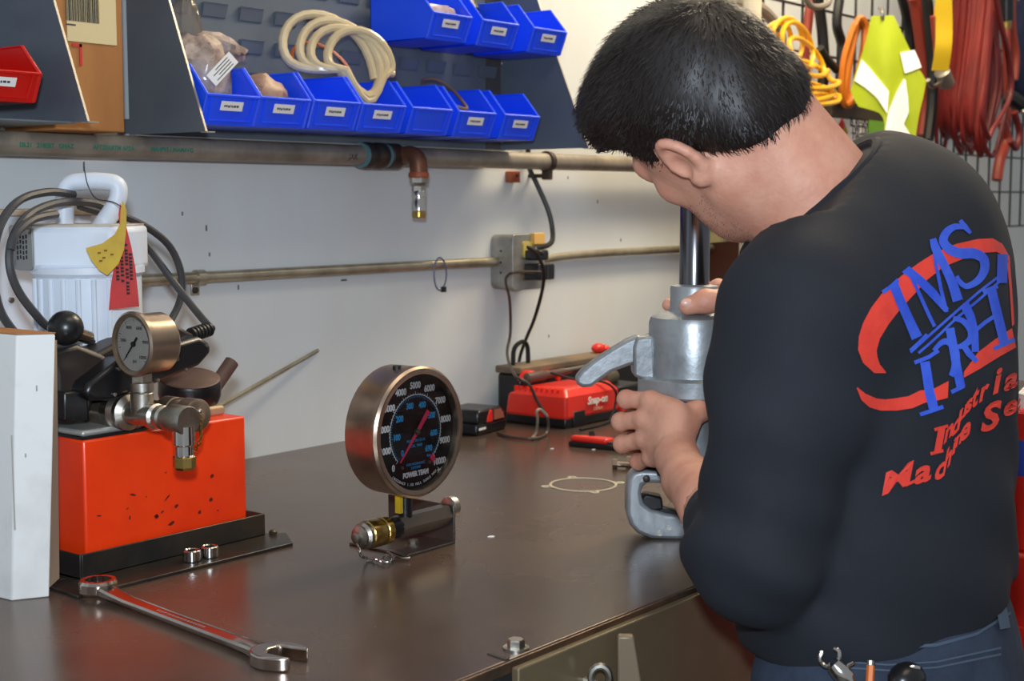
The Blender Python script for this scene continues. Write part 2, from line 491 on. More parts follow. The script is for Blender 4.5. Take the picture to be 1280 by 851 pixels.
# ------------------------------------------------------------------ thick pipe
PY, PZ, PR = -0.045, 1.4145, 0.0168
def px_on_pipe(x): return on_y(x, 200, PY).x
pipe = thing('air_pipe', (1.5, PY, PZ - PR), 'thick dark iron air pipe running under the bin racks', 'pipe')
x1, x2 = px_on_pipe(452), px_on_pipe(505)
MB().cyl((0.4, PY, PZ), (x1 + .01, PY, PZ), PR, n=28).build('pipe_section', M['pipe'], pipe)
MB().cyl((x2, PY, PZ), (3.1, PY, PZ), PR * .97, n=28).build('pipe_section', M['pipe'], pipe)
mb = MB()
mb.lathe([(.0185, 0), (.0215, .002), (.0225, .006), (.0225, .018), (.0205, .022), (.0205, .030), (.0225, .033), (.0225, .048), (.0205, .052)], frame((x1, PY, PZ), (1, 0, 0)), 28)
mb.build('pipe_tee', M['iron'], pipe)
for dx in (-.004, .052):
    MB().ring(.0212, .016, 0, .006, frame((x1 + dx, PY, PZ), (1, 0, 0)), 28).build('sealant_band', M['teal'], pipe)
mb = MB().lathe([(.0200, 0), (.0222, .003), (.0222, .028), (.018, .034)], frame((x1 + .058, PY, PZ), (1, 0, 0)), 28)
mb.build('pipe_union', M['iron'], pipe)
# elbow that turns forwards and down, with the drop fitting
e0 = V((x1 + .088, PY, PZ))
pts = catmull([e0 + V((0, .0, 0)), e0 + V((.003, -.03, .002)), e0 + V((.003, -.045, -.006)), e0 + V((.003, -.048, -.022)), e0 + V((.003, -.048, -.034))], 5)
MB().tube(pts, .0155, 16).build('drop_elbow', mat('rusty_elbow', (128, 82, 58), .5, .5, col2=(92, 66, 52), vscale=20, bump=.1), pipe)
dz = e0 + V((.003, -.048, -.028))
MB().lathe([(.017, 0), (.018, .003), (.018, .008), (.016, .010)], frame(dz, (0, 0, -1)), 20).build('elbow_lip', M['woodblk'], pipe)
MB().lathe([(.0165, .008), (.0165, .018), (.012, .020), (.011, .022), (.0125, .024), (.0125, .034)], frame(dz, (0, 0, -1)), 6).build('hex_bushing', M['zinc'], pipe, smooth=20)
MB().lathe([(.0115, .032), (.0128, .035), (.0128, .042), (.0118, .043), (.0118, .050), (.0128, .052), (.0128, .066), (.0120, .067)], frame(dz, (0, 0, -1)), 24).build('quick_coupler', M['chrome'], pipe)
MB().lathe([(.0118, .066), (.0122, .068), (.0122, .077), (.0105, .079)], frame(dz, (0, 0, -1)), 24).build('coupler_tip', M['yzinc'], pipe)
# stencilled lettering round the pipe and a scrawl near the tee
def on_pipe(txt, xa, size, ang, m_, name):
    vs, fs = text_geo(txt, size, .0001, .0003, 0, 'LEFT')
    out = []
    for p in vs:
        a = ang + p[1] / PR
        r = PR + .0004 + p[2]
        out.append((xa + p[0], PY - r * math.cos(a), PZ + r * math.sin(a)))
    MB().add(out, fs).build(name, m_, pipe, smooth=0)
on_pipe('EB.21   218EBT   GHAZ', px_on_pipe(16), .0085, -.15, M['green_ink'], 'stencil_lettering')
on_pipe('AFTZFARTM AP2A', px_on_pipe(108), .0085, -.15, M['green_ink'], 'stencil_lettering')
on_pipe('MAHPV5 I INAMAVG', px_on_pipe(180), .0085, -.15, M['green_ink'], 'stencil_lettering')
on_pipe('JAK', px_on_pipe(428), .013, -.25, M['ink'], 'scrawl')
# pipe strap and the little block under the pipe
xs = px_on_pipe(684)
st = thing('pipe_strap', (xs, PY, PZ - .04), 'dark pipe strap with a lug holding the thick pipe', 'strap')
MB().ring(PR + .0035, PR - .001, -.006, .006, frame((xs, PY, PZ), (1, 0, 0)), 28).build('band', M['iron'], st)
MB().boxp((xs - .006, PY - .010, PZ - .036), (xs + .006, PY + .010, PZ - PR)).build('lug', M['iron'], st, bevel=.002)
MB().cyl((xs, PY + .008, PZ - .028), (xs, 0.0, PZ - .028), .004).build('stud', M['iron'], st)
p = on_y(641, 221, -.008)
bk = thing('copper_block', p, 'small copper-coloured block screwed to the wall under the thick pipe', 'block')
MB().box(p + V((0, 0, 0)), (.028, .016, .022)).build('block', M['woodblk'], bk, bevel=.0015)
MB().cyl(p + V((.002, -.007, .002)), p + V((.002, -.010, .002)), .003).build('screw', M['iron'], bk)

# ------------------------------------------------------------------ conduit, outlet box, plugs
CY, CR = -0.013, 0.0092
cz = 1.2195
con = thing('conduit', (2, CY, cz - CR), 'thin galvanised electrical conduit along the wall above the bench', 'conduit')
xj0, xj1 = on_y(628, 325, CY).x, on_y(655, 325, CY).x
MB().cyl((1.18, CY, cz), (xj0 + .01, CY, cz), CR, n=20).build('conduit_run', M['galv'], con)
MB().tube(catmull([(xj1 - .01, CY, cz), (xj1 + .07, CY, cz), (xj1 + .15, CY, cz + .004), (xj1 + .3, CY, cz + .006), (on_y(886, 300, -.004).x + .001, CY, cz + .006)], 5), CR * .9, 16).build('conduit_run', M['galv'], con)
MB().lathe([(CR + .001, 0), (CR + .003, .001), (CR + .003, .012), (CR + .001, .014)], frame((xj0 - .012, CY, cz), (1, 0, 0)), 8).build('connector', M['zinc'], con, smooth=20)
xc = on_y(249, 345, CY).x
cs = thing('conduit_strap', (xc, CY, cz - .03), 'one-hole galvanised strap with a screw on the thin conduit', 'strap')
MB().ring(CR + .003, CR - .0005, -.008, .008, frame((xc, CY, cz), (1, 0, 0)), 24).build('band', M['galv'], cs)
MB().boxp((xc - .008, -.004, cz - .028), (xc + .008, 0, cz - .006)).build('tab', M['galv'], cs, bevel=.001)
MB().lathe([(.0052, 0), (.0052, .005), (.004, .006)], frame((xc - .002, -.003, cz - .020), (0, -1, 0)), 6).build('screw', M['iron'], cs, smooth=20)
# cable tie loop
xt = on_y(543, 330, CY).x
pts = [(xt + .012 * math.sin(t) - .002, CY - .011 * math.cos(t) * 1.0, cz - .012 + .026 * math.cos(t)) for t in [2 * PI * k / 24 for k in range(24)]]
pts = [V((xt + (.020 if k > 12 else -.016) * abs(math.sin(2 * PI * k / 24)), CY - .013 * (1 if k <= 12 else .9), cz - .016 + .030 * math.cos(2 * PI * k / 24))) for k in range(24)]
ct = thing('cable_tie', (xt, CY, cz - .05), 'loose grey-blue cable tie looped round the thin conduit', 'cable tie')
MB().tube(catmull(pts, 3, True), .0015, 6, True).build('loop', mat('tie_nylon', (92, 96, 124), .4), ct)
MB().boxp((xt + .006, CY - .017, cz - .050), (xt + .014, CY - .010, cz - .040)).build('tie_head', M['blackp'], ct)

# outlet box: deep galvanised box with rounded corners, cover, two receptacles
jx = on_y(629, 325, -.03).x
jb = thing('outlet_box', (jx + .04, -.03, cz - .055), 'galvanised surface outlet box with two sockets on the conduit', 'outlet box')
def rrect(w, h, r, n=5):
    out = []
    for cx, cy, a0 in ((w - r, h - r, 0), (-w + r, h - r, PI / 2), (-w + r, -h + r, PI), (w - r, -h + r, 1.5 * PI)):
        for k in range(n + 1):
            a = a0 + PI / 2 * k / n
            out.append((cx + r * math.cos(a), cy + r * math.sin(a)))
    return out
JD = .052
jc = V((jx + .048, 0, cz - .001))
MB().prism(rrect(.05, .053, .014), JD, frame(jc, (0, -1, 0), (1, 0, 0))).build('box_body', M['gbox'], jb, bevel=.0015)
MB().prism(rrect(.051, .054, .008), JD + .004, frame(jc, (0, -1, 0), (1, 0, 0)), JD - .001).build('cover', M['gbox'], jb, bevel=.001)
for kx, kz in ((-.049, .022), (-.049, -.02), (-.049, .0)):
    MB().cyl(jc + V((kx, -.026, kz)), jc + V((kx - .0025, -.026, kz)), .0022, n=10).build('screw', M['iron'], jb)
MB().prism(rrect(.017, .016, .006), JD + .008, frame(jc + V((-.005, 0, .024)), (0, -1, 0), (1, 0, 0)), JD + .002).build('receptacle', mat('ivory_socket', (196, 176, 96), .4), jb)
MB().prism(rrect(.017, .016, .006), JD + .008, frame(jc + V((-.005, 0, -.020)), (0, -1, 0), (1, 0, 0)), JD + .002).build('receptacle', mat('tan_socket', (120, 104, 84), .4), jb)
MB().boxp(jc + V((.006, -JD - .013, .034)), jc + V((.040, -JD - .003, .056))).build('socket_flap', mat('wood_yellow_plate', (226, 178, 96), .5), jb, bevel=.001)
# plug and cord that come down from above
pl = thing('power_plug', jc + V((.0, -.07, .0)), 'black plug with a cord that rises behind the thick pipe', 'plug')
MB().boxp(jc + V((-.018, -JD - .040, .004)), jc + V((.018, -JD - .006, .024))).build('plug_body', M['blackp'], pl, bevel=.004)
k0 = jc + V((.008, -JD - .034, .014))
pts = catmull([k0, on_y(668, 311, -.075), on_y(686, 306, -.06), on_y(691, 294, -.05), on_y(686, 265, -.04), on_y(671, 230, -.022), on_y(662, 211, -.014), on_y(660, 190, -.012), on_y(660, 160, -.012)], 6)
MB().tube(pts, .0052, 8).build('cord', M['black'], pl)
# wall adapter with its thin cord
ad = thing('power_adapter', jc + V((0, -.07, -.03)), 'black wall adapter with a thin cord down to the charger', 'adapter')
MB().boxp(jc + V((-.020, -JD - .045, -.034)), jc + V((.030, -JD - .006, -.003))).build('adapter_body', M['blackp'], ad, bevel=.003)
MB().boxp(jc + V((.004, -JD - .0462, -.033)), jc + V((.006, -JD - .044, -.004))).build('seam', M['ink'], ad)
# ------------------------------------------------------------------ bin racks
def make_louver(name, parent, p):
    """pressed louver: a lip standing proud of the sheet"""
    w, h, d = .046, .021, .0085
    vs = [(-w / 2, 0, 0), (w / 2, 0, 0), (w / 2, 0, h), (-w / 2, 0, h), (-w / 2, -d * .25, 0), (w / 2, -d * .25, 0), (w / 2, -d, h), (-w / 2, -d, h)]
    fs = [(0, 1, 2, 3), (4, 7, 6, 5), (0, 4, 5, 1), (3, 2, 6, 7), (0, 3, 7, 4), (1, 5, 6, 2)]
    lv = MB().add(vs, fs, Matrix.Translation(p)).build(name, M['rack'], parent, bevel=.0012)
    mb = MB(); c = V(p)
    mb.ribbon([c + V((-w / 2, -d, h)), c + V((w / 2, -d, h))], V((0, .0016, 0)), .0012)
    mb.ribbon([c + V((-w / 2, -d, h)), c + V((-w / 2, -d * .25, 0))], V((.0016, 0, 0)), .0012)
    mb.build('lip', M['rack'], lv)
    return lv
def side_plate(parent, X, back, fb, ft, z0, z1, name='side_plate'):
    T = .0022
    def plate(a, b, y0, y1, y2, zz0, zz1):
        vs = [(X + t, y, z) for t in (a, b) for y, z in ((y0, zz0), (y1, zz0), (y2, zz1), (y0, zz1))]
        return vs, [(0, 1, 2, 3), (7, 6, 5, 4), (0, 4, 5, 1), (1, 5, 6, 2), (2, 6, 7, 3), (3, 7, 4, 0)]
    mb = MB(); mb.add(*plate(-T / 2, T / 2, back, fb, ft, z0, z1)); s = mb.build(name, M['rack'], parent)
    # bare edge along the sloping front, and the folded tab at the foot
    d = V((0, ft - fb, z1 - z0)).normalized(); n = V((0, -d.z, d.y))
    MB().ribbon([V((X, fb, z0)) + n * .0008, V((X, ft, z1)) + n * .0008], V((T * 1.5, 0, 0)), .0012).build('bare_edge', M['rack_edge'], s)
    MB().boxp((X, fb - .0004, z0 - .0012), (X + .016, fb + .012, z0 + .0005)).build('folded_tab', M['rack_edge'], s)
    return s
RY = -0.03
rack = thing('louvered_bin_rack', (1.74, RY, 1.43), 'wide grey louvered rack holding the rows of blue bins', 'rack')
MB().boxp((1.31, RY - .001, 1.432), (2.165, RY + .001, 1.93)).build('louver_panel', M['rack'], rack)
MB().boxp((1.31, RY + .001, 1.436), (2.165, -.0, 1.456)).build('wall_rail', M['rack'], rack)
MB().boxp((1.31, RY - .014, 1.4316), (2.165, RY, 1.4334)).build('bottom_flange', M['rack_edge'], rack)
side_plate(rack, 1.311, RY, -.198, -.055, 1.4332, 1.79)
side_plate(rack, 2.166, RY, -.238, -.085, 1.4332, 1.79)
for r, z in enumerate((1.466, 1.516, 1.5665, 1.616, 1.667)):
    for c in range(11):
        x = 1.396 + c * .0729
        if x < 2.14: make_louver('louver', rack, (x, RY - .001, z))
mb = MB().boxp((2.122, RY - .0035, 1.432), (2.164, RY - .001, 1.93)); mb.build('corner_post', mat('rack_post', (84, 80, 78), .4, .2), rack)
for x, y in ((628, 79), (627, 177)):
    p = on_y(x, y, RY - .004)
    MB().lathe([(.0055, 0), (.0055, .002), (.003, .0045)], frame(p, (0, -1, 0)), 10).build('screw', M['zinc'], rack)

rack2 = thing('louvered_bin_rack', (0.8, RY, 1.43), 'grey bin rack with a red bin beside the cardboard box', 'rack')
MB().boxp((0.35, RY - .001, 1.4325), (1.10, RY + .001, 1.93)).build('louver_panel', M['rack'], rack2)
MB().boxp((0.35, RY + .001, 1.436), (1.10, 0, 1.456)).build('wall_rail', M['rack'], rack2)
side_plate(rack2, 1.10, RY, -.226, -.06, 1.437, 1.83)
MB().boxp((0.35, -.2, 1.4355), (1.10, RY, 1.4375)).build('bottom_shelf', M['rack'], rack2)
for r, z in enumerate((1.516, 1.5665, 1.616)):
    for c in range(3):
        make_louver('louver', rack2, (0.90 + c * .0729, RY - .001, z))

# ------------------------------------------------------------------ bins
def make_bin(name, m_, label, group, lab=True):
    b = thing(name, (0, 0, 0), label, 'bin', group)
    W, D, H, L, T = .0985, .142, .083, .041, .0028
    prof = [(-.0, 0), (-D + .016, 0), (-D, L), (-D + .036, H), (0, H)]
    mb = MB()
    for sx in (-1, 1):
        vs = [(sx * W / 2 - s2 * T * sx, y, z) for s2 in (0, 1) for y, z in prof]
        n = len(prof)
        fs = [tuple(range(n)), tuple(range(2 * n - 1, n - 1, -1))] + [(i, (i + 1) % n, n + (i + 1) % n, n + i) for i in range(n)]
        mb.add(vs, fs)
    mb.boxp((-W / 2, -D + .018, 0), (W / 2, 0, T))
    mb.boxp((-W / 2, -T, 0), (W / 2, 0, H))
    # sloping front panel
    vs = [(sx * (W / 2 - .001), -D + .016 * (1 - z / L) + t, z) for t in (0, T) for z in (0, L) for sx in (-1, 1)]
    mb.add(vs, [(0, 1, 3, 2), (4, 6, 7, 5), (0, 4, 5, 1), (2, 3, 7, 6), (0, 2, 6, 4), (1, 5, 7, 3)])
    mb.build('bin_shell', m_, b, bevel=.0008)
    # thick rim that follows the mouth and the frame round the front panel
    rim = []
    for sx in (-1, 1):
        rim += [MB().tube([(sx * (W / 2 - .0005), -.001, H), (sx * (W / 2 - .0005), -D + .036, H), (sx * (W / 2 - .0005), -D, L)], .0027, 6)]
    mb = MB()
    for sx in (-1, 1):
        mb.tube([(sx * (W / 2 - .001), -.001, H), (sx * (W / 2 - .001), -D + .036, H), (sx * (W / 2 - .001), -D, L), (sx * (W / 2 - .001), -D + .016, .002)], .0026, 6)
        mb.tube([(sx * (W / 2 - .010), -D - .0005, L - .002), (sx * (W / 2 - .012), -D + .0125, .007)], .0014, 6)
    mb.tube([(-W / 2, -D, L), (W / 2, -D, L)], .0026, 6)
    mb.tube([(-W / 2 + .012, -D + .0125, .007), (W / 2 - .012, -D + .0125, .007)], .0014, 6)
    mb.tube([(-W / 2, -.001, H), (W / 2, -.001, H)], .0026, 6)
    mb.build('rim', m_, b)
    if lab:
        nrm = V((0, -L, -.016)).normalized()
        fr = frame((-.002, -D - .0012 + .004, L * .66), nrm, (1, 0, 0))
        lo = MB().box((0, 0, 0), (.040, .0135, .0008), fr).build('label_card', M['label'], b)
        mb = MB(); xx = -.014
        rr = random.Random(3)
        while xx < .013:
            w = rr.uniform(.0015, .004); mb.box((xx + w / 2, rr.uniform(-.0006, .0006), .0006), (w, .0032, .0003), fr); xx += w + .0012
        mb.build('faint_writing', M['ink'], lo)
    return b
BF = -.192
centres = [(on_y(x, 140, BF).x, z) for x, z in ((293, 1.4435), (358, 1.4445), (422, 1.4455), (481, 1.4455), (541, 1.4455), (597, 1.4450), (653, 1.4450))]
states = ['blue bin with a big clear bag in it, beside the grey side plate', 'blue bin with a tan packet in it, next to the bagged one',
          'empty-looking blue bin between the tan packet and the coiled tubing', 'blue bin with the coil of tubing in it',
          'blue bin without a label card right of the coiled tubing', 'blue bin with a thin dark cable loop in it', 'last blue bin at the far end of the lower row']
first = make_bin('storage_bin', M['blue'], states[0], 'lower row of blue bins')
nolab = make_bin('storage_bin', M['blue'], states[4], 'lower row of blue bins', False)
BINF = BF + .142
for i, (x, z) in enumerate(centres):
    b = first if i == 0 else (nolab if i == 4 else copy_tree(first))
    b.location = (x, BINF, z); b.rotation_euler = (0, 0, 0)
    b['label'] = states[i]
up_states = ['upper-row blue bin with a pale pouch lying in its mouth', 'upper-row blue bin between the pouch bin and the end bin', 'upper-row blue bin at the end with a gap beside it']
for i, (x, z) in enumerate(((on_y(566, 25, BF).x, 1.602), (on_y(626, 33, BF).x, 1.6015), (on_y(688, 43, BF).x, 1.6015))):
    b = copy_tree(first); b.location = (x, BINF, z); b['label'] = up_states[i]; b['group'] = 'upper row of blue bins'
rb = make_bin('storage_bin', M['redbin'], 'red plastic bin on the rack beside the cardboard box', None)
p = on_y(47, 124, -.22)
rb.location = (p.x - .046, -.22 + .142, p.z - .004)
rb.scale = (1.05, 1.0, .84)

# ------------------------------------------------------------------ contents of the bins
def crumple(c, r, seed, n=20, amp=.22, squash=None, m2=None):
    mb = MB(); mb.sphere((0, 0, 0), 1.0, n)
    rr = random.Random(seed)
    ks = [(V((rr.uniform(-1, 1), rr.uniform(-1, 1), rr.uniform(-1, 1))).normalized(), rr.uniform(2.5, 7), rr.uniform(0, 6)) for _ in range(9)]
    out = []
    for p in mb.v:
        d = sum(abs(math.sin(p.dot(k) * f + ph)) for k, f, ph in ks) / len(ks) - .6
        q = p * (1 + amp * 2.2 * d)
        q = V((q.x * r[0], q.y * r[1], q.z * r[2]))
        if m2 is not None: q = m2 @ q
        out.append(q + V(c))
    mb.v = out
    return mb
bc = first.location
def fit(mb_, i, z0=None, hx=.0425):
    """press a soft thing into the bin it lies in: nothing passes through the bin's walls"""
    cx, cz0 = centres[i] if z0 is None else i, (centres[i][1] if z0 is None else z0)
    cx = centres[i][0] if z0 is None else i
    for v in mb_.v:
        if v.z < cz0 + .0875:
            v.x = min(max(v.x, cx - hx), cx + hx); v.y = min(max(v.y, BF + .0225), BINF - .0065); v.z = max(v.z, cz0 + .0035)
    return mb_
bag = thing('plastic_bag', (1.345, -.12, 1.447), 'crumpled clear plastic bag with a printed white card standing in a blue bin', 'bag')
fit(crumple((1.375, -.110, 1.515), (.048, .040, .062), 5, 26, .3), 0).build('film', M['bag'], bag, smooth=25)
crumple((1.425, -.098, 1.563), (.044, .026, .017), 15, 22, .3, m2=Matrix.Rotation(.25, 4, 'Y')).build('film_tail', M['bag'], bag, smooth=25)
fit(crumple((1.364, -.112, 1.476), (.034, .040, .022), 8, 18, .25), 0, None, .036).build('bagged_parts', M['parts'], bag, smooth=30)
cn = on_y(278, 86, -.162)
fr = frame(cn, V((-.25, -1, .1)), V((.75, -.2, .75)))
cd = MB().box((0, 0, 0), (.052, .020, .0008), fr).build('printed_card', M['label'], bag)
mb = MB()
for k in range(4): mb.box((.0 + .004 * (k % 2), -.006 + .004 * k, .0006), (.036 - .008 * (k % 2), .0012, .0003), fr)
mb.build('print', M['blackink'], cd)
pk = fit(crumple((centres[1][0] + .004, -.135, 1.488), (.038, .034, .036), 21, 22, .28, m2=Matrix.Rotation(.5, 4, 'Y')), 1)
tag(pk.build('tan_packet', M['parts'], smooth=25), 'tan plastic packet of small parts poking out of a blue bin', 'packet')
sb = crumple(on_y(232, 38, -.062), (.026, .018, .05), 31, 22, .32)
tag(sb.build('smoky_bag', M['smoke_bag'], smooth=25), 'thin grey plastic bag hung on the louvers behind the side plate', 'bag')
po = fit(crumple((on_y(566, 25, BF).x, -.150, 1.652), (.044, .030, .012), 41, 18, .25), on_y(566, 25, BF).x, 1.602)
tag(po.build('pouch', mat('pale_pouch', (214, 196, 196), .35, col2=(176, 150, 150), vscale=40), smooth=25), 'pale printed pouch lying in the mouth of an upper blue bin', 'pouch')
# coil of clear tubing standing in its bin: one hose wound four times
ct = V((1.648, -.122, 1.546))
hose = []
for k in range(4 * 28):
    t = 2 * PI * k / 28
    turn = k / 28
    ax = V((.62, -.46, -.30)).normalized(); ay = V((.10, .12, .98)).normalized()
    rx, ry = .086 - .003 * turn + .003 * math.sin(turn * 3), .072 - .002 * turn + .004 * math.sin(turn * 2.2)
    cen = ct + V((.013, -.014, -.006)) * (turn - 1.3) + V((0, 0, .008))
    q = cen + ax * rx * math.cos(t) + ay * ry * math.sin(t) + V((.016, .0, .0)) * math.sin(t)
    # the coil hangs down only inside its own bin and lies on the rims beside it
    hose.append(q)
def coil_floor(q):
    dx_ = abs(q.x - centres[3][0])
    s_ = min(max((dx_ - .014) / .022, 0), 1)
    return 1.4565 + (1.5425 - 1.4565) * s_ * s_ * (3 - 2 * s_)
for it in range(8):
    if it: hose = [hose[0]] + [(hose[i - 1] + hose[i] * 2 + hose[i + 1]) / 4 for i in range(1, len(hose) - 1)] + [hose[-1]]
    for q in hose: q.z = max(q.z, coil_floor(q)); q.y = max(q.y, BF + .034)
tag(MB().tube(hose, .0074, 10).build('tubing_coil', M['hose_clear']), 'coil of yellowed clear tubing standing in a blue bin', 'tubing')
w = [ct + V((.62, -.46, -.3)).normalized() * .052 * math.cos(t) + V((.1, .1, .98)) * .038 * math.sin(t) + V((.0, .040, .002)) for t in [PI * 1.05 - 1.35 * PI * k / 16 for k in range(17)]]
tag(MB().tube(w, .0026, 6).build('orange_wire', M['wire_orange']), 'thin orange wire curled inside the coil of tubing', 'wire')
c6 = V((centres[5][0], 0, 0))
w = catmull([c6 + V(q) for q in ((-.034, -.10, 1.532), (-.020, -.135, 1.506), (.004, -.162, 1.494), (.022, -.14, 1.508), (.026, -.11, 1.533), (.010, -.09, 1.548), (-.016, -.085, 1.546), (-.032, -.095, 1.534))], 6)
tag(MB().tube(w, .0032, 7).build('cable_loop', mat('taupe_cable', (112, 92, 76), .45)), 'thin taupe cable loop sticking out of a blue bin', 'cable')
xC = on_y(626, 33, BF).x
tag(fit(crumple((xC, -.098, 1.655), (.046, .032, .050), 44, 16, .3), xC, 1.6015).build('black_pouch', M['blackp'], smooth=25), 'black crumpled pouch in the middle bin of the upper row', 'pouch')

# ------------------------------------------------------------------ cardboard box on the pipe, with shipping label
cb = thing('cardboard_box', (1.185, -.065, 1.431), 'brown cardboard box with a barcode label between the two racks', 'box')
MB().boxp((1.125, -.118, 1.431), (1.236, -.002, 1.78)).build('carton', M['cardboard'], cb, bevel=.002)
a, b = on_y(82, -30, -.119), on_y(146, 57, -.119)
MB().boxp((a.x, -.1192, b.z), (b.x, -.1178, a.z)).build('shipping_label', mat('cream_label', (214, 196, 150), .6), cb)
mb = MB(); rr = random.Random(4); xx = on_y(83, 15, -.12).x; xe = on_y(124, 15, -.12).x
za, zb_ = on_y(100, 27, -.12).z, on_y(100, -5, -.12).z
while xx < xe:
    w = rr.choice((.0007, .0007, .0013, .002)); mb.boxp((xx, -.1196, za), (xx + w, -.119, zb_)); xx += w + rr.choice((.0007, .0011))
mb.build('barcode', M['blackink'], cb)
MB().boxp((on_y(83, 30, -.12).x, -.1196, on_y(83, 31, -.12).z), (on_y(95, 30, -.12).x, -.119, on_y(83, 29, -.12).z)).build('small_print', M['ink'], cb)
a, b = on_y(90, 54, -.119), on_y(103, 82, -.119)
mb = MB(); mb.boxp((a.x, -.1194, a.z - .004), (b.x, -.1178, a.z)); mb.boxp((b.x - .004, -.1194, b.z), (b.x, -.1178, a.z)); mb.build('red_frame_print', M['tag_red'], cb)
# ================================================================== things on the bench
# ------------------------------------------------------------------ big black-faced pressure gauge
GY = -.655                                           # front of the dial
gc = on_y(524, 540, GY); GR = .0775
g = thing('pressure_gauge', (gc.x, -.632, BENCH), 'large black-dial pressure gauge with a pink needle on a steel bracket', 'gauge')
F = frame(gc, (0, -1, 0), (1, 0, 0))                 # dial plane, local y is up
MB().lathe([(GR - .004, -.048), (GR - .001, -.046), (GR - .001, -.010), (GR, -.008), (GR, .0), (GR - .003, .003), (GR - .009, .003), (GR - .010, -.006)], F, 64, cap=False).build('case', M['bezel'], g, smooth=30)
MB().lathe([(.0005, -.047), (GR - .004, -.048)], F, 64, cap=False).build('case_back', M['bezel'], g)
MB().lathe([(.0005, -.006), (GR - .009, -.006)], F, 64, cap=False).build('dial', M['dialb'], g)
MB().lathe([(GR - .004, .0024), (GR - .0025, .0032), (GR - .004, .0034)], F, 64, cap=False).build('bezel_lip', M['zinc'], g)
MB().lathe([(.0003, .0008), (GR - .009, .0008), (GR - .009, .0013), (.0003, .0013)], F, 64, cap=False).build('glass', M['glass'], g)
DZ = -.0056
def dial_ang(t): return math.radians(225 - 270 * t)   # 0 lower left .. 1 lower right
def dp(r, a, z=DZ): return F @ V((r * math.cos(a), r * math.sin(a), z))
mb = MB(); blue = MB()
RT = .0440
mb.add([dp(RT + w, dial_ang(k / 80)) for k in range(81) for w in (-.0005, .0005)], [(2 * k, 2 * k + 1, 2 * k + 3, 2 * k + 2) for k in range(80)])
def tick(m_, t, r0, r1, w):
    a = dial_ang(t); d = V((-math.sin(a), math.cos(a), 0)) * w
    c0, c1 = V((r0 * math.cos(a), r0 * math.sin(a), DZ + .0001)), V((r1 * math.cos(a), r1 * math.sin(a), DZ + .0001))
    m_.add([F @ (c0 - d), F @ (c1 - d), F @ (c1 + d), F @ (c0 + d)], [(0, 1, 2, 3)])
for k in range(51): tick(mb, k / 50, RT, RT + (.0036 if k % 5 == 0 else .0018), .00032)
for k in range(70): tick(blue, k / 69, RT - (.0050 if k % 10 == 0 else .0034), RT - .0008, .00026)
for k in range(11):
    a = dial_ang(k / 10); r = .0545 + (.0035 if k == 10 else 0)
    mb.text(str(k * 1000) if k else '0', .0108, F @ Matrix.Translation((r * math.cos(a) + (.001 if k == 10 else 0), r * math.sin(a), DZ)), .00015, .00038, sx=.84)
a = dial_ang(1)
mb.text('psi', .007, F @ Matrix.Translation((.0585 * math.cos(a) + .001, .0585 * math.sin(a) - .0095, DZ)), .00015, .0001)
for v in (0, 100, 200, 300, 400, 500, 600, 690):
    a = dial_ang(v / 690); r = .0325
    blue.text(str(v), .0100, F @ Matrix.Translation((r * math.cos(a), r * math.sin(a), DZ)), .00015, .00030, sx=.82)
a = dial_ang(1)
blue.text('bar', .005, F @ Matrix.Translation((.0325 * math.cos(a), .0325 * math.sin(a) - .008, DZ)), .0001)
blue.text('MADE IN U.S.A.', .0048, F @ Matrix.Translation((.001, -.0105, DZ)), .0001)
blue.text('CAL. 9060', .0048, F @ Matrix.Translation((.001, -.0165, DZ)), .0001)
blue.text('FOR HYDRAULIC', .0042, F @ Matrix.Translation((0, -.038, DZ)), .0001)
blue.text('SYSTEMS', .0042, F @ Matrix.Translation((0, -.0425, DZ)), .0001)
mb.text('POWER TEAM', .0082, F @ Matrix.Translation((0, -.0500, DZ)), .00015, .0005, sx=.86)
for i, ch in enumerate('(ACCURACY 1.5% FULL SCALE MAX.)'):
    a = math.radians(-90 + (i - 15) * 2.6)
    mb.text(ch, .0042, F @ Matrix.Translation((.0625 * math.cos(a), .0625 * math.sin(a), DZ)) @ Matrix.Rotation(a + PI / 2, 4, 'Z'), .0001, .0001)
mb.build('white_scale', M['num_w'], g, smooth=0)
blue.build('blue_scale', M['num_b'], g, smooth=0)
MB().box((0, -.0265, DZ), (.062, .0004, .0002), F).build('dial_line', M['ink'], g)
an = dial_ang(-.012)
N2 = F @ Matrix.Rotation(an, 4, 'Z')
MB().prism([(-.030, -.0030), (-.004, -.0022), (.044, -.0006), (.044, .0006), (-.004, .0022), (-.030, .0030)], .0032 + DZ, N2, DZ + .0020).build('needle', M['pink'], g)
MB().lathe([(.0042, DZ + .001), (.0042, DZ + .004), (.0018, DZ + .0045), (.0018, DZ + .0055), (.0004, DZ + .0055)], F, 16).build('needle_hub', M['zinc'], g)
a = dial_ang(1.0)
MB().box((.0455, 0, DZ + .001), (.008, .0062, .0016), F @ Matrix.Rotation(a - .1, 4, 'Z')).build('full_scale_stop', M['pink'], g)
for sx in (-.024, .024):
    MB().lathe([(.0022, DZ), (.0022, DZ + .0012), (.001, DZ + .0018)], F @ Matrix.Translation((sx, -.0395, 0)), 12).build('dial_screw', M['zinc'], g)
MB().cyl(gc + V((-.016, .02, GR - .004)), gc + V((-.016, .02, GR + .001)), .005).build('blow_out_plug', M['black'], g)
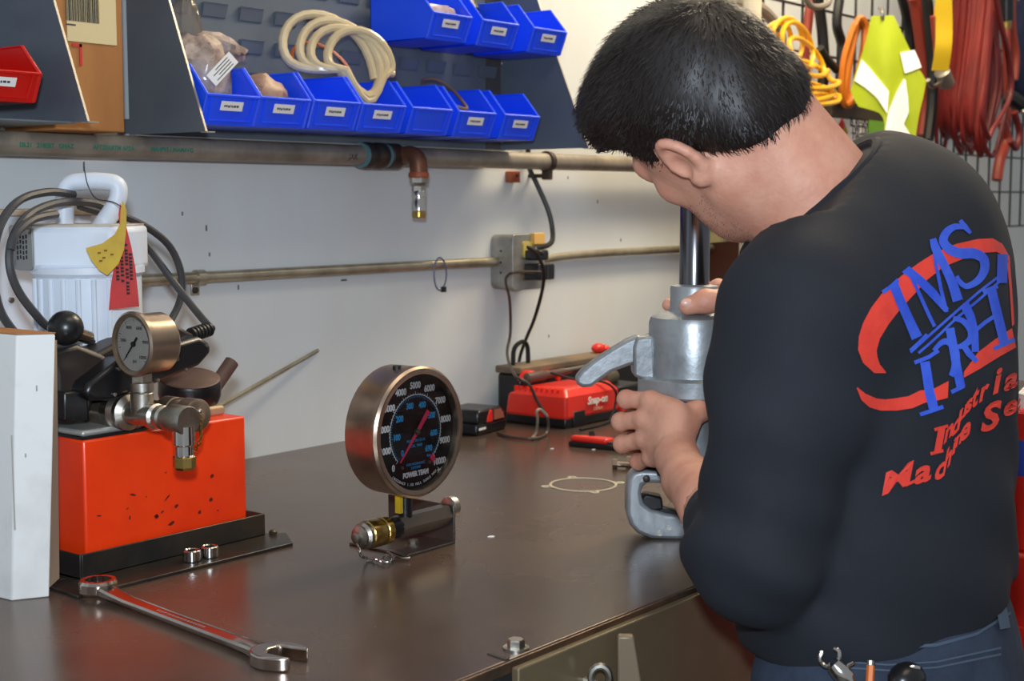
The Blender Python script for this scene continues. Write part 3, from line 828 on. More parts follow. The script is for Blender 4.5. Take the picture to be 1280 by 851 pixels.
# bracket, stem and coupler
fx = .955; sx_ = gc.x
MB().cyl((sx_, -.632, fx), (sx_, -.632, gc.z - GR + .006), .0085, n=16).build('stem', M['blackp'], g)
MB().boxp((sx_ - .0155, -.638, .972), (sx_ - .0105, -.630, gc.z - GR + .004)).build('yellow_sticker', M['tag_yellow'], g)
bx = on_z(564, 680).x + .004
MB().boxp((bx - .0015, -.645, BENCH), (bx + .0015, -.535, .968)).build('bracket_plate', M['bluesteel'], g, bevel=.0008)
MB().boxp((bx - .085, -.645, BENCH), (bx, -.548, BENCH + .003)).build('bracket_foot', M['bluesteel'], g, bevel=.0008)
MB().cyl((bx - .004, -.632, fx), (sx_ - .016, -.632, fx), .014, n=6).build('hex_block', M['bluesteel'], g, smooth=20)
MB().lathe([(.008, 0), (.0125, .004), (.0125, .014), (.008, .024)], frame((sx_ - .010, -.632, fx), (-1, 0, 0)), 20).build('nipple', M['blackp'], g)
MB().lathe([(.013, 0), (.0165, .002), (.0165, .010), (.0155, .011), (.0155, .014), (.0168, .016), (.0168, .034), (.0150, .036), (.0150, .0365)], frame((sx_ - .032, -.632, fx), (-1, 0, 0)), 28).build('coupler_sleeve', M['yzinc'], g)
MB().lathe([(.0155, 0), (.0155, .006), (.0125, .009), (.0125, .012), (.006, .014), (.006, .019), (.004, .020)], frame((sx_ - .066, -.632, fx), (-1, 0, 0)), 28).build('dust_cap', M['zinc'], g)
MB().lathe([(.011, 0), (.013, .001), (.013, .010), (.011, .012)], frame((bx + .002, -.632, fx + .008), (1, 0, 0)), 20).build('lock_nut', M['zinc'], g)
MB().lathe([(.006, 0), (.006, .004), (.005, .005)], Matrix.Translation((bx - .038, -.612, BENCH + .003)), 6).build('foot_bolt', M['zinc'], g, smooth=20)
def chain(pts, rl, rw, m_, parent, name='chain'):
    """one small chain: alternate links along pts"""
    P = catmull(pts, 12)
    mb = MB(); acc = 0; last = P[0]; k = 0
    for q in P[1:]:
        acc += (q - last).length
        if acc >= rl * 1.5:
            t = (q - last).normalized() if (q - last).length > 1e-6 else V((1, 0, 0))
            n = t.orthogonal().normalized()
            n = Quaternion(t, PI / 2 * (k % 2) + .4) @ n
            mb.tube([q + t * rl * math.cos(b) + n * rl * .55 * math.sin(b) for b in [2 * PI * j / 8 for j in range(8)]], rw, 4, True)
            acc = 0; k += 1
        last = q
    return mb.build(name, m_, parent)
z0 = BENCH + .0035
chain([(sx_ - .084, -.634, fx - .004), (sx_ - .086, -.642, fx - .018), on_z(458, 697, z0), on_z(470, 699, z0), on_z(478, 702, z0), on_z(486, 702, z0), on_z(492, 696, z0), on_z(484, 694, z0), on_z(478, 698, z0)], .0032, .0007, M['zinc'], g)
MB().tube(catmull([on_z(484, 690, z0 + .002), on_z(500, 697, z0), on_z(512, 697, z0), on_z(500, 692, z0 + .002), on_z(488, 688, z0 + .003)], 6), .0014, 6).build('split_ring', M['zinc'], g)

# ------------------------------------------------------------------ combination wrench
a, b = on_z(123, 739, BENCH + .006), on_z(352, 823, BENCH + .006)
d = (b - a); L = d.length
WF = frame(V((a.x, a.y, BENCH)), (0, 0, 1), d)
wr = thing('combination_wrench', V((a.x, a.y, BENCH)), 'large chrome combination wrench lying on the bench in front of the pump', 'wrench')
R = .0205
prof = []
mb = MB()
n = 48
inner = [(.0128 + .0018 * (1 if (k // 2) % 2 else 0)) for k in range(n)]
vs = []; fs = []
for rr_, z in ((None, .006), (R - .002, .006), (R, .009), (R, .018), (R - .002, .021), (None, .021)):
    for k in range(n):
        t = 2 * PI * k / n
        q = (rr_ if rr_ else inner[k])
        vs.append((q * math.cos(t), q * math.sin(t), z))
for i in range(6):
    for k in range(n):
        fs.append((i * n + k, i * n + (k + 1) % n, ((i + 1) % 6) * n + (k + 1) % n, ((i + 1) % 6) * n + k))
mb.add(vs, fs, WF @ Matrix.Translation((0, 0, -.0018))); mb.build('ring_end', M['wrench'], wr, smooth=28)
# shaft: lofted from ring to jaw
secs = [(.016, .0115, .004, .015), (.035, .0100, .0035, .0125), (.06, .0088, .003, .0105), (.14, .0084, .0022, .0098), (.24, .0092, .0015, .0098), (L - .042, .0108, .001, .0105), (L - .022, .0150, .0, .012)]
vs = []; fs = []
for x, hw, z0_, z1_ in secs:
    for yy, zz in ((-hw * .72, z0_), (hw * .72, z0_), (hw, z0_ + .003), (hw, z1_ - .002), (hw * .8, z1_), (hw * .72, z1_ - .0008), (-hw * .72, z1_ - .0008), (-hw * .8, z1_), (-hw, z1_ - .002), (-hw, z0_ + .003)):
        vs.append((x, yy, zz))
for i in range(len(secs) - 1):
    for k in range(10): fs.append((i * 10 + k, i * 10 + (k + 1) % 10, (i + 1) * 10 + (k + 1) % 10, (i + 1) * 10 + k))
fs += [tuple(reversed(range(10))), tuple((len(secs) - 1) * 10 + k for k in range(10))]
sh = MB().add(vs, fs, WF).build('shaft', M['wrench'], wr, smooth=40)
mb = MB(); rr_ = random.Random(9); x = .115
while x < .20:
    w = rr_.uniform(.0015, .004); mb.box((x + w / 2, 0, .0094), (w * .7, .0026, .0003), WF); x += w + .0020
mb.build('stamped_lettering', mat('stamp', (150, 120, 112), .5), sh)
# open jaw
jp = []
for k in range(0, 33):
    t = math.radians(32 + (360 - 64) * k / 32)
    r = .0255 + .0015 * math.cos(2 * t)
    jp.append((r * math.cos(t) * 1.02, r * math.sin(t)))
jp += [(.004, -.0125), (-.007, -.0115), (-.0105, 0), (-.007, .0115), (.004, .0125)]
MB().prism(jp, .0135, WF @ Matrix.Translation((L - .004, 0, 0)) @ Matrix.Rotation(math.radians(18), 4, 'Z')).build('open_jaw', M['wrench'], wr, bevel=.0025, seg=3)

# ------------------------------------------------------------------ cable, charger, battery, case at the wall
ch = thing('battery_charger', (2.2, -.13, BENCH), 'red battery charger with white lettering on the bench by the wall', 'charger')
cx0, cx1, cy0, cy1 = 2.108, 2.285, -.232, -.088
MB().boxp((cx0 + .002, cy0 + .002, BENCH), (cx1, cy1, BENCH + .020)).build('base', M['blackp'], ch, bevel=.004)
vs = []
for z, ins in ((.016, 0), (.058, .002), (.074, .016)):
    vs += [(cx0 + ins, cy0 + ins, BENCH + z), (cx1 - ins, cy0 + ins, BENCH + z), (cx1 - ins, cy1 - ins * 2.6, BENCH + z * .96), (cx0 + ins, cy1 - ins * 2.6, BENCH + z * .96)]
fs = [(3, 2, 1, 0), (8, 9, 10, 11)] + [(i * 4 + k, i * 4 + (k + 1) % 4, (i + 1) * 4 + (k + 1) % 4, (i + 1) * 4 + k) for i in range(2) for k in range(4)]
sh = MB().add(vs, fs).build('housing', M['redp'], ch, bevel=.006, seg=3)
for k in range(9):
    y = cy0 + .022 + k * .0125
    MB().boxp((cx0 + .0075, y, BENCH + .0575), (cx0 + .015, y + .005, BENCH + .0705)).build('vent_rib', M['redp'], sh)
MB().boxp((cx0 + .024, cy0 - .0012, BENCH + .0), (cx0 + .060, cy0 + .01, BENCH + .030)).build('foot_notch', M['blackp'], ch, bevel=.002)
MB().text('Snap-on', .020, frame((cx0 + .098, cy0 - .0016, BENCH + .045), (0, -1, .04), (1, 0, 0)), .0004, .0006, .25).build('brand_lettering', M['label'], sh, smooth=0)
MB().text('Lithium', .010, frame((cx0 + .100, cy0 - .0012, BENCH + .029), (0, -1, .04), (1, 0, 0)), .0003, .0002, .2).build('small_lettering', mat('pinkish_print', (240, 170, 150), .5), sh, smooth=0)
bt = thing('battery', (2.34, -.2, BENCH), 'black and red tool battery standing beside the red charger', 'battery')
MB().boxp((2.288, -.232, BENCH + .010), (2.372, -.15, BENCH + .028)).build('red_foot', M['redp'], bt, bevel=.003)
MB().boxp((2.290, -.225, BENCH + .026), (2.378, -.15, BENCH + .060)).build('body', M['blackp'], bt, bevel=.004)
MB().boxp((2.305, -.2262, BENCH + .036), (2.360, -.224, BENCH + .044)).build('red_stripe', M['redd'], bt)
MB().boxp((2.29, -.23, BENCH), (2.37, -.15, BENCH + .012)).build('base', M['blackp'], bt, bevel=.002)
mb = MB(); q0, q1 = V((2.285, -.19, BENCH + .073)), V((2.36, -.165, BENCH + .070))
dd = (q1 - q0)
prof = []
for k in range(9):
    prof += [(.012, k * .008), (.0145, k * .008 + .002), (.0145, k * .008 + .005), (.012, k * .008 + .007)]
MB().lathe(prof, frame(q0, dd), 16).build('ribbed_cap', mat('olive_cap', (84, 76, 58), .5), bt)

bp = thing('battery_pack', on_z(618, 538), 'loose black battery pack with a red latch on the bench', 'battery')
BF_ = rotz(math.radians(8), (1.985, -.115, BENCH))
MB().boxp((-.045, -.035, 0), (.058, .04, .022), BF_).build('lower_shell', M['blackp'], bp, bevel=.005)
MB().prism([(-.044, .021), (.056, .021), (.052, .034), (.034, .046), (-.040, .046), (-.044, .040)], .037, BF_ @ frame((0, 0, 0), (0, -1, 0), (1, 0, 0)), -.038).build('upper_shell', M['blackp'], bp, bevel=.004)
MB().prism([(-.016, .022), (.004, .022), (.002, .042), (-.006, .044), (-.014, .032)], .0385, BF_ @ frame((0, 0, 0), (0, -1, 0), (1, 0, 0)), .030).build('red_latch', M['redp'], bp, bevel=.001)
MB().prism([(.008, .024), (.044, .024), (.040, .034), (.030, .042), (.008, .042)], .0382, BF_ @ frame((0, 0, 0), (0, -1, 0), (1, 0, 0)), .03).build('side_label', mat('brownish_label', (150, 88, 72), .3), bp)
MB().boxp((-.040, -.0356, .010), (-.016, -.034, .014), BF_).build('small_print', M['label'], bp)

tb = thing('tool_case', (2.62, -.07, BENCH), 'low black tool case with a dusty tan lid behind the charger', 'case')
p = on_y(651, 455, -.080)
tx0 = p.x
MB().boxp((tx0, -.080, BENCH), (tx0 + .42, -.020, 1.005)).build('case_body', M['blackp'], tb, bevel=.008)
MB().boxp((tx0 - .003, -.083, 1.004), (tx0 + .42, -.018, 1.018)).build('case_lid', mat('dusty_lid', (128, 108, 84), .7, col2=(96, 84, 70), vscale=9), tb, bevel=.003)
MB().tube(catmull([(tx0 + .02, -.045, 1.016), (tx0 + .024, -.045, 1.050), (tx0 + .05, -.045, 1.062), (tx0 + .066, -.045, 1.050), (tx0 + .068, -.045, 1.016)], 5), .0045, 8).build('carry_handle', M['black'], tb)
for px_, lab_ in ((663, 'orange spring clip beside the end of the dark bar on the charger'), (691, 'orange spring clip behind the middle of the dark bar on the charger')):
    q = on_y(px_, 474, -.10); zb_c = BENCH + .0735 - q.z
    c = thing('orange_clip', (q.x, -.095, q.z - .02), lab_, 'clip', 'orange clips behind the charger')
    MB().prism([(-.022, zb_c), (.020, zb_c), (.020, .006), (.008, .016), (-.006, .016), (-.018, .004)], .024, frame((q.x, -.082, q.z), (0, -1, 0), (1, 0, 0))).build('clip_body', M['redp'], c, bevel=.004)
    MB().cyl((q.x + .006, -.106, q.z + .004), (q.x + .006, -.111, q.z + .004), .006).build('pivot', M['redd'], c)
q = on_y(748, 441, -.045)
tag(MB().sphere(V((q.x, q.y, 1.0282)), (.018, .014, .011), 14).sphere(V((q.x + .022, q.y, 1.0256)), (.014, .012, .008), 12).build('orange_earplug', M['redp']), 'small orange cap lying on the lid of the black case', 'cap')
a, b = on_y(655, 476, -.17), on_y(748, 470, -.17)
sd = thing('screwdriver', (a + b) / 2 - V((0, 0, .01)), 'dark round bar tool lying across the top of the red charger', 'screwdriver')
za = BENCH + .080
A_, B_ = V((2.125, -.125, za + .004)), V((2.50, -.165, za + .020))
MB().lathe([(.006, 0), (.010, .003), (.010, .05), (.007, .055), (.007, .11)], frame(A_, B_ - A_), 14).build('handle', mat('brown_grip', (86, 66, 58), .5), sd)
MB().cyl(A_ + (B_ - A_).normalized() * .10, B_, .0062, n=12).build('shank', M['bluesteel'], sd)

# cords
def w(x, y, Y): return on_y(x, y, Y)
cords = [jc + V((-.005, -JD - .044, -.018)), w(646, 340, -.10), w(636, 343, -.09), w(632, 352, -.07), w(637, 375, -.04), w(638, 415, -.03), w(634, 442, -.06), w(643, 468, -.2), w(661, 480, -.235), w(671, 500, -.236), w(684, 522, -.245), on_z(683, 541, BENCH + .005), on_z(668, 548, BENCH + .004), on_z(640, 546, BENCH + .004), on_z(622, 541, BENCH + .004)]
MB().tube(catmull(cords, 6), .0028, 7).build('cord', mat('brown_cord', (64, 52, 44), .45), ad)
cords = [jc + V((.0, -JD - .038, .016)), w(660, 309, -.12), w(673, 320, -.12), w(680, 348, -.11), w(670, 392, -.08), w(657, 425, -.03), w(650, 446, -.010), w(646, 475, -.008)]
ck = MB().tube(catmull(cords, 6), .0034, 7).build('charger_cord', M['black']); tag(ck, 'black cord hanging from the outlet box down behind the black case', 'cord')
cords = [on_z(665, 548, BENCH + .004), on_z(670, 540, BENCH + .006), w(672, 525, -.245), w(671, 514, -.25), w(676, 512, -.25), w(684, 520, -.25)]
tag(MB().tube(catmull(cords, 6), .0026, 7).build('cord_end', mat('grey_wire', (150, 138, 124), .4)), 'short grey wire end bent up against the red charger', 'wire')
cords = [V((2.17, -.150, za + .013)), V((2.19, -.19, BENCH + .082)), V((2.235, -.225, BENCH + .075)), V((2.252, -.242, BENCH + .058)), V((2.248, -.246, BENCH + .034)), V((2.215, -.255, BENCH + .006)), V((2.16, -.262, BENCH + .003)), V((2.11, -.262, BENCH + .003))]
tag(MB().tube(catmull(cords, 6), .0024, 7).build('thin_lead', M['black']), 'thin black lead draped over the corner of the red charger', 'wire')

# red-handled utility knife
k0, k1 = on_z(716, 549, BENCH + .01), on_z(792, 556, BENCH + .01)
KF = frame(V((k0.x, k0.y, BENCH)), (0, 0, 1), k1 - k0)
KL = (k1 - k0).length
kn = thing('utility_knife', V((k0.x, k0.y, BENCH)), 'red-handled utility knife lying on the bench in front of the charger', 'knife')
MB().prism([(0, -.012), (KL * .62, -.016), (KL * .66, .010), (.03, .014), (.012, .008), (0, .004)], .018, KF, .008).build('handle', M['redd'], kn, bevel=.004)
MB().prism([(-.002, -.014), (KL * .9, -.017), (KL * .95, .010), (.01, .013)], .009, KF).build('black_liner', M['blackp'], kn, bevel=.002)
MB().prism([(KL * .62, -.012), (KL * 1.05, -.008), (KL * 1.12, .002), (KL * .62, .008)], .013, KF, .009).build('blade_guide', M['bluesteel'], kn, bevel=.001)
MB().cyl(KF @ V((.028, .008, .018)), KF @ V((.036, .012, .021)), .006, n=10).build('thumb_slide', M['blackp'], kn)

# gasket
gk = on_z(729, 606)
vs = []; fs = []
n = 96
u = RIGHT
for z in (0, .0012):
    for k in range(n):
        t = 2 * PI * k / n
        ear = max(0, math.cos(4 * (t - .25))) ** 3
        ro = .0510 + .0032 * ear
        for r in (.0475, ro):
            vs.append(V((gk.x, gk.y, BENCH + z)) + u * (r * math.cos(t) * .98) + V((-u.y, u.x, 0)) * (r * math.sin(t)))
for k in range(n):
    j = (k + 1) % n
    i0, i1, o0, o1 = 2 * k, 2 * j, 2 * k + 1, 2 * j + 1
    N_ = 2 * n
    fs += [(i0, i1, o1, o0), (N_ + i0, N_ + o0, N_ + o1, N_ + i1), (i0, N_ + i0, N_ + i1, i1), (o0, o1, N_ + o1, N_ + o0)]
gs = thing('gasket', V((gk.x, gk.y, BENCH)), 'thin round paper gasket with bolt ears lying on the bench', 'gasket')
MB().add(vs, fs).build('ring', M['gasket'], gs)
for t in (.25, .25 + PI / 2, .25 + PI, .25 + 1.5 * PI):
    c = V((gk.x, gk.y, BENCH + .0013)) + u * (.0575 * math.cos(t)) + V((-u.y, u.x, 0)) * (.0575 * math.sin(t))
    MB().ring(.0068, .0024, -.0013, -.0001, Matrix.Translation(c), 18).build('bolt_ear', M['gasket'], gs)
# loose bolts
for i, (x, y, lab) in enumerate(((769, 580, 'loose hex bolt lying on the bench beside the gasket'), (786, 576, 'loose short bolt lying behind the longer one near the gasket'))):
    c = on_z(x, y, BENCH + .007)
    bo = thing('hex_bolt', V((c.x, c.y, BENCH)), lab, 'bolt', 'loose bolts by the gasket')
    dr = (RIGHT * .95 + V((.25, .3, 0)) * (-.4)).normalized()
    MB().lathe([(.0075, 0), (.0085, .001), (.0085, .007), (.008, .0075)], frame(c - dr * .004, dr), 6).build('bolt_head', M['bezel'], bo, smooth=20)
    MB().cyl(c, c + dr * (.042 if i == 0 else .026) - V((0, 0, .0015)), .0045, n=12).build('bolt_shank', M['bezel'], bo)
# scraps
for x, y, s_, m_, lab in ((614, 671, .0045, 'label', 'tiny white scrap lying on the bench beside the gauge'), (742, 562, .003, 'label', 'tiny pale chip on the bench in front of the knife'), (690, 561, .003, 'label', 'tiny pale chip on the bench in front of the charger')):
    c = on_z(x, y)
    tag(MB().prism([(-s_, -.4 * s_), (s_ * .7, -.6 * s_), (s_, .3 * s_), (-.2 * s_, .7 * s_)], .0012, frame(c, (0, 0, 1), RIGHT)).build('scrap', M[m_]), lab, 'scrap')

# ------------------------------------------------------------------ the tool that is being worked on
TA = V((1.530, -.850, 0))
HF = V((FWD.x, FWD.y, 0)).normalized()
def tuv(x, y):
    r = ray(x, y); t = (TA - CAM).dot(HF) / r.dot(HF); p = CAM + r * t
    return (p - TA).dot(RIGHT), p.z
def tp(x, y, off=0.0):
    a_, b_ = tuv(x, y); return TA + RIGHT * a_ + V((0, 0, b_)) - HF * off
TF = frame(TA, -HF, RIGHT)                            # local x = right, y = up, z = towards the viewer
def tz(y): return tuv(868, y)[1]
tool = thing('hydraulic_tool', (TA.x, TA.y, BENCH), 'grey cast hydraulic tool with an upright polished steel rod, held by the man', 'hydraulic tool')
ax = frame((TA.x, TA.y, 0), (0, 0, 1), RIGHT)
MB().lathe([(.0185, tz(372)), (.0185, 1.352), (.0165, 1.355)], ax, 40).build('rod', M['rod'], tool)
MB().lathe([(.0188, tz(355)), (.0285, tz(357)), (.0295, tz(360)), (.0295, tz(384)), (.034, tz(392)), (.034, tz(398))], ax, 40, cap=False).build('collar', M['toolcast'], tool)
MB().lathe([(.030, tz(388)), (.046, tz(392)), (.053, tz(396)), (.0555, tz(403)), (.0555, tz(468)), (.060, tz(472)), (.060, tz(474))], ax, 48).build('body', M['toolcast'], tool)
MB().lathe([(.064, tz(468)), (.0685, tz(471)), (.0685, tz(490)), (.066, tz(493)), (.05, tz(494))], ax, 48).build('flange', M['toolcast'], tool)
MB().lathe([(.050, tz(492)), (.050, tz(502)), (.0425, tz(506)), (.0415, tz(570)), (.0425, tz(582)), (.038, tz(590))], ax, 40).build('grip', M['toolcast'], tool)
MB().lathe([(.047, tz(578)), (.050, tz(582)), (.050, tz(590)), (.040, tz(594))], ax, 40).build('grip_ring', M['blackp'], tool)
def tprism(px, th, name, m_, off=0.0, bevel=.004, parent=None):
    pol = [tuv(x, y) for x, y in px]
    pol = [(p[0], max(p[1], BENCH - .0004)) for p in pol]     # it stands on the bench
    if sum(pol[i][0] * pol[(i + 1) % len(pol)][1] - pol[(i + 1) % len(pol)][0] * pol[i][1] for i in range(len(pol))) < 0: pol.reverse()
    return MB().prism(pol, th / 2 + off, TF, -th / 2 + off).build(name, m_, parent or tool, bevel=bevel, seg=3)
tprism([(816, 417), (794, 420), (790, 432), (790, 468), (800, 472), (818, 472)], .040, 'arm_boss', M['toolcast'])
tprism([(800, 417), (784, 423), (765, 434), (745, 447), (727, 461), (719, 470), (720, 479), (728, 483), (739, 482), (750, 474), (764, 464), (785, 456), (800, 453)], .026, 'side_arm', M['toolcast'], bevel=.006)
# D-shaped trigger handle at the foot
tprism([(850, 586), (800, 584), (790, 587), (784, 596), (782, 615), (782, 638), (786, 652), (795, 662), (812, 669), (836, 676), (856, 678), (880, 678), (900, 676), (912, 660), (912, 638), (850, 640), (832, 638), (812, 632), (802, 624), (800, 612), (802, 603), (808, 600), (850, 602), (912, 602), (912, 586)], .040, 'trigger_guard', M['toolcast'], bevel=.005)
tprism([(902, 600), (916, 600), (916, 645), (902, 645)], .040, 'guard_post', M['toolcast'])
tprism([(800, 620), (806, 614), (826, 618), (828, 634), (812, 636), (800, 630)], .026, 'trigger', M['blackp'], off=.004, bevel=.003)
tprism([(822, 629), (858, 638), (858, 643), (822, 636)], .012, 'trigger_lever', M['blackp'], off=.010, bevel=.001)
for x, y in ((823, 662), (834, 655)):
    q = tp(x, y, .0205); MB().lathe([(.0032, 0), (.0032, .0012), (.0018, .0012), (.0018, .0006)], frame(q, -HF), 12).build('pin', M['zinc'], tool)
q = tp(806, 594, .0205); MB().lathe([(.0045, -.004), (.0045, .003), (.003, .004)], frame(q, -HF), 12).build('bolt', M['iron'], tool)
tprism([(868, 676), (895, 676), (895, 686), (850, 684), (845, 677)], .05, 'foot', M['blackp'], bevel=.002)
# ================================================================== electric hydraulic pump
TX0, TX1, TY0, TY1 = .938, 1.172, -.428, -.225          # orange tank
TZ0, TZ1 = BENCH + .006, on_y(200, 536, -.428).z
pump = thing('hydraulic_pump', (1.05, -.33, BENCH), 'electric hydraulic pump with an orange tank and a white motor', 'hydraulic pump')
mb = MB().boxp((TX0, TY0, TZ0), (TX1, TY1, TZ1))
tank = mb.build('tank', M['orange'], pump, bevel=.003)
rr_ = random.Random(12)
for k in range(16):                                      # oily smears with a shape of their own
    x, z = rr_.uniform(TX0 + .012, TX1 - .012), rr_.uniform(TZ0 + .034, TZ1 - .02)
    if rr_.random() < .6: z = TZ0 + .034 + (z - TZ0 - .034) * .35
    wd = rr_.uniform(.001, .006); ht = rr_.uniform(.0008, .003)
    pol = [(wd * math.cos(t) * rr_.uniform(.6, 1.2), ht * math.sin(t) * rr_.uniform(.6, 1.2)) for t in [2 * PI * j / 7 for j in range(7)]]
    mb = MB(); mb.prism(pol, .0004, frame((x, TY0, z), (0, -1, 0), V((1, 0, rr_.uniform(-.5, .9)))), -.0002)
    mb.build('oil_smear', M['grime'], tank)
MB().boxp((TX0 - .001, -.36, BENCH + .075), (TX0, -.325, BENCH + .115)).build('side_label', M['label'], tank)
# base tray of folded steel: upright edges and a long foot strip
tray = MB()
tray.boxp((.924, -.440, BENCH), (1.190, -.437, BENCH + .031))
tray.boxp((.921, -.440, BENCH), (.924, -.215, BENCH + .031))
tray.boxp((1.188, -.440, BENCH), (1.191, -.215, BENCH + .031))
tray.boxp((.921, -.44, BENCH + .002), (1.19, -.215, BENCH + .006))
tray.build('base_tray', M['tray'], pump, bevel=.001)
ft = MB().prism([(.880, -.493), (1.184, -.497), (1.215, -.452), (1.19, -.425), (.884, -.425)], BENCH + .004, None, BENCH)
ft.build('foot_strip', M['tray'], pump, bevel=.001)
MB().lathe([(.005, 0), (.005, .004), (.003, .006)], Matrix.Translation((1.198, -.446, BENCH + .004)), 8).build('weld_nut', M['tray'], pump)
# cover plate on the tank top
MB().prism([(TX0 + .002, -.424), (1.02, -.424), (1.04, -.41), (1.045, -.26), (TX0 + .002, -.26)], TZ1 + .010, None, TZ1 + .003).build('cover_plate', mat('grey_plate', (186, 186, 180), .4, .5), pump, bevel=.003)
MB().prism([(TX0 + .001, -.426), (1.022, -.426), (1.043, -.412), (1.048, -.258), (TX0 + .001, -.258)], TZ1 + .003, None, TZ1).build('cover_gasket', M['black'], pump)
# motor: cylinder with ribs, head, name plate, handle
MC = on_y(112, 400, -.305); MC = V((MC.x, -.305, 0))
def mz(y): return on_y(112, y, -.305).z
mo = MB().lathe([(.060, TZ1 + .006), (.062, TZ1 + .012), (.062, mz(345)), (.066, mz(340)), (.066, mz(332))], frame(MC, (0, 0, 1)), 40).build('motor_body', M['motor'], pump)
for k in range(7):
    t = math.radians(160 + k * 16)
    c = MC + V((math.cos(t), math.sin(t), 0)) * .0625
    MB().cyl(V((c.x, c.y, mz(455))), V((c.x, c.y, mz(346))), .0032, n=8).build('rib', M['motor'], mo)
TV = -HF
def plan(u, w_): return MC + RIGHT * u + TV * w_
def mu(x): return (x - 112) / 1052.0
pl = [(-.086, .020), (-.046, .052), (.046, .050), (.062, .030), (.066, -.03), (.04, -.062), (-.05, -.062), (-.083, -.03)]
hd = MB().prism([(p.x, p.y) for p in [plan(*q) for q in pl]], mz(281), None, mz(337)).build('motor_head', M['motor'], pump, bevel=.008, seg=3)
MB().prism([(p.x, p.y) for p in [plan(q[0] * .93, q[1] * .93) for q in pl]], mz(279.5), None, mz(282)).build('dusty_top', M['grime_top'], hd, bevel=.001)
a, b = plan(-.0855, .0205), plan(-.0465, .0515)
nn = (b - a).cross(V((0, 0, 1))).normalized()
if nn.dot(TV) < 0: nn = -nn
NF = frame((a + b) / 2 + V((0, 0, (mz(279) + mz(337)) / 2)) + nn * .0006, nn, b - a)
hw = (b - a).length / 2 * .95; hh = (mz(279) - mz(337)) / 2 * .94
npl = MB().prism(rrect(hw, hh, .005), .0016, NF).build('name_plate', M['nameplate'], hd, bevel=.0005)
mb = MB()
for i, yy in enumerate((-.004, .0, .004, .008)):
    for j in range(5): mb.box((yy * 1.5, -.012 + j * .006 + .001 * (i % 2), .0018), (.0026, .0044, .0003), NF)
mb.build('plate_lettering', M['blackink'], npl)
for sx, sy in ((.8, .75), (-.8, -.75)):
    MB().lathe([(.0034, 0), (.0034, .002), (.002, .003)], NF @ Matrix.Translation((hw * sx, hh * sy, .0014)), 12).build('screw', M['zinc'], npl)
def mp(x, y, off=0.0):
    r = ray(x, y); t = (MC - TV * -off - CAM).dot(HF) / r.dot(HF)
    return CAM + r * t
hpts = catmull([mp(81, 284), mp(81, 262), mp(81, 242), mp(88, 230), mp(105, 227), mp(130, 227), mp(146, 231), mp(148, 245), mp(141, 262), mp(128, 282), mp(118, 300, .03)], 5)
hb = MB(); n_ = len(hpts)
def squash(mb_, pts, rx, ry):
    """oval bar: rx in the picture plane, ry in depth"""
    vs = []; fs = []
    for i, p in enumerate(pts):
        t = (pts[min(i + 1, len(pts) - 1)] - pts[max(i - 1, 0)]).normalized()
        s_ = t.cross(HF).normalized(); dpt = s_.cross(t)
        f = 1 + (.25 if i > len(pts) * .72 else 0) * (i / len(pts) - .72) / .28
        for k in range(14):
            a_ = 2 * PI * k / 14
            vs.append(p + s_ * rx * f * math.cos(a_) + dpt * ry * math.sin(a_))
    for i in range(len(pts) - 1):
        for k in range(14): fs.append((i * 14 + k, i * 14 + (k + 1) % 14, (i + 1) * 14 + (k + 1) % 14, (i + 1) * 14 + k))
    fs += [tuple(range(14)), tuple((len(pts) - 1) * 14 + k for k in range(14))]
    return mb_.add(vs, fs)
squash(hb, hpts, .0105, .013)
hb.build('handle', M['motor'], hd)
# cord: a few hanging turns round the motor
def cp(x, y, Y): return on_y(x, y, Y)
turns = [
    [cp(92, 243, -.30), cp(60, 240, -.32), cp(25, 250, -.34), cp(2, 278, -.35), cp(-8, 320, -.36), cp(-6, 365, -.36), cp(8, 402, -.36), cp(40, 428, -.36), cp(120, 440, -.33), cp(190, 425, -.28)],
    [cp(190, 425, -.28), cp(212, 402, -.26), cp(226, 372, -.25), cp(226, 340, -.25), cp(212, 308, -.25), cp(185, 285, -.26), cp(150, 268, -.28), cp(120, 255, -.29), cp(92, 252, -.31), cp(62, 256, -.34), cp(34, 270, -.37), cp(16, 298, -.385), cp(12, 330, -.39), cp(22, 362, -.39), cp(44, 392, -.39), cp(64, 410, -.38), cp(110, 425, -.36), cp(150, 440, -.34)],
    [cp(70, 268, -.36), cp(42, 274, -.38), cp(20, 292, -.392), cp(14, 312, -.394)],
    [cp(100, 258, -.27), cp(140, 272, -.24), cp(180, 304, -.23), cp(215, 350, -.25), cp(242, 385, -.29), cp(258, 404, -.33), cp(265, 411, -.35)],
]
cmb = MB()
for t_ in turns: cmb.tube(catmull(t_, 7), .0048, 8)
cmb.build('power_cord', M['cord'], pump)
# ball knob, black valve block
kp = on_y(82, 410, -.415)
MB().sphere(kp, .0195, 24).build('ball_knob', M['blackp'], pump)
MB().cyl(kp, on_y(112, 420, -.39), .0055, n=12).build('knob_stem', M['bezel'], pump)
def pq(px, Y0, Y1, name, m_, bevel=.003, seg=2):
    """outline seen at the plane Y0, carried back to Y1 as a solid"""
    f_ = [on_y(x, y, Y0) for x, y in px]
    pol = [(p.x, p.z) for p in f_]
    ar = sum(pol[i][0] * pol[(i + 1) % len(pol)][1] - pol[(i + 1) % len(pol)][0] * pol[i][1] for i in range(len(pol)))
    if ar < 0: pol.reverse()
    # local x -> X, y -> Z, z -> -Y
    return MB().prism(pol, 0.0, frame((0, Y0, 0), (0, -1, 0), (1, 0, 0)), Y0 - Y1).build(name, m_, pump, bevel=bevel, seg=seg)
pq([(60, 438), (98, 430), (128, 442), (150, 455), (150, 480), (118, 500), (112, 524), (74, 524), (70, 470)], -.405, -.30, 'valve_block', M['shroud'], .006)
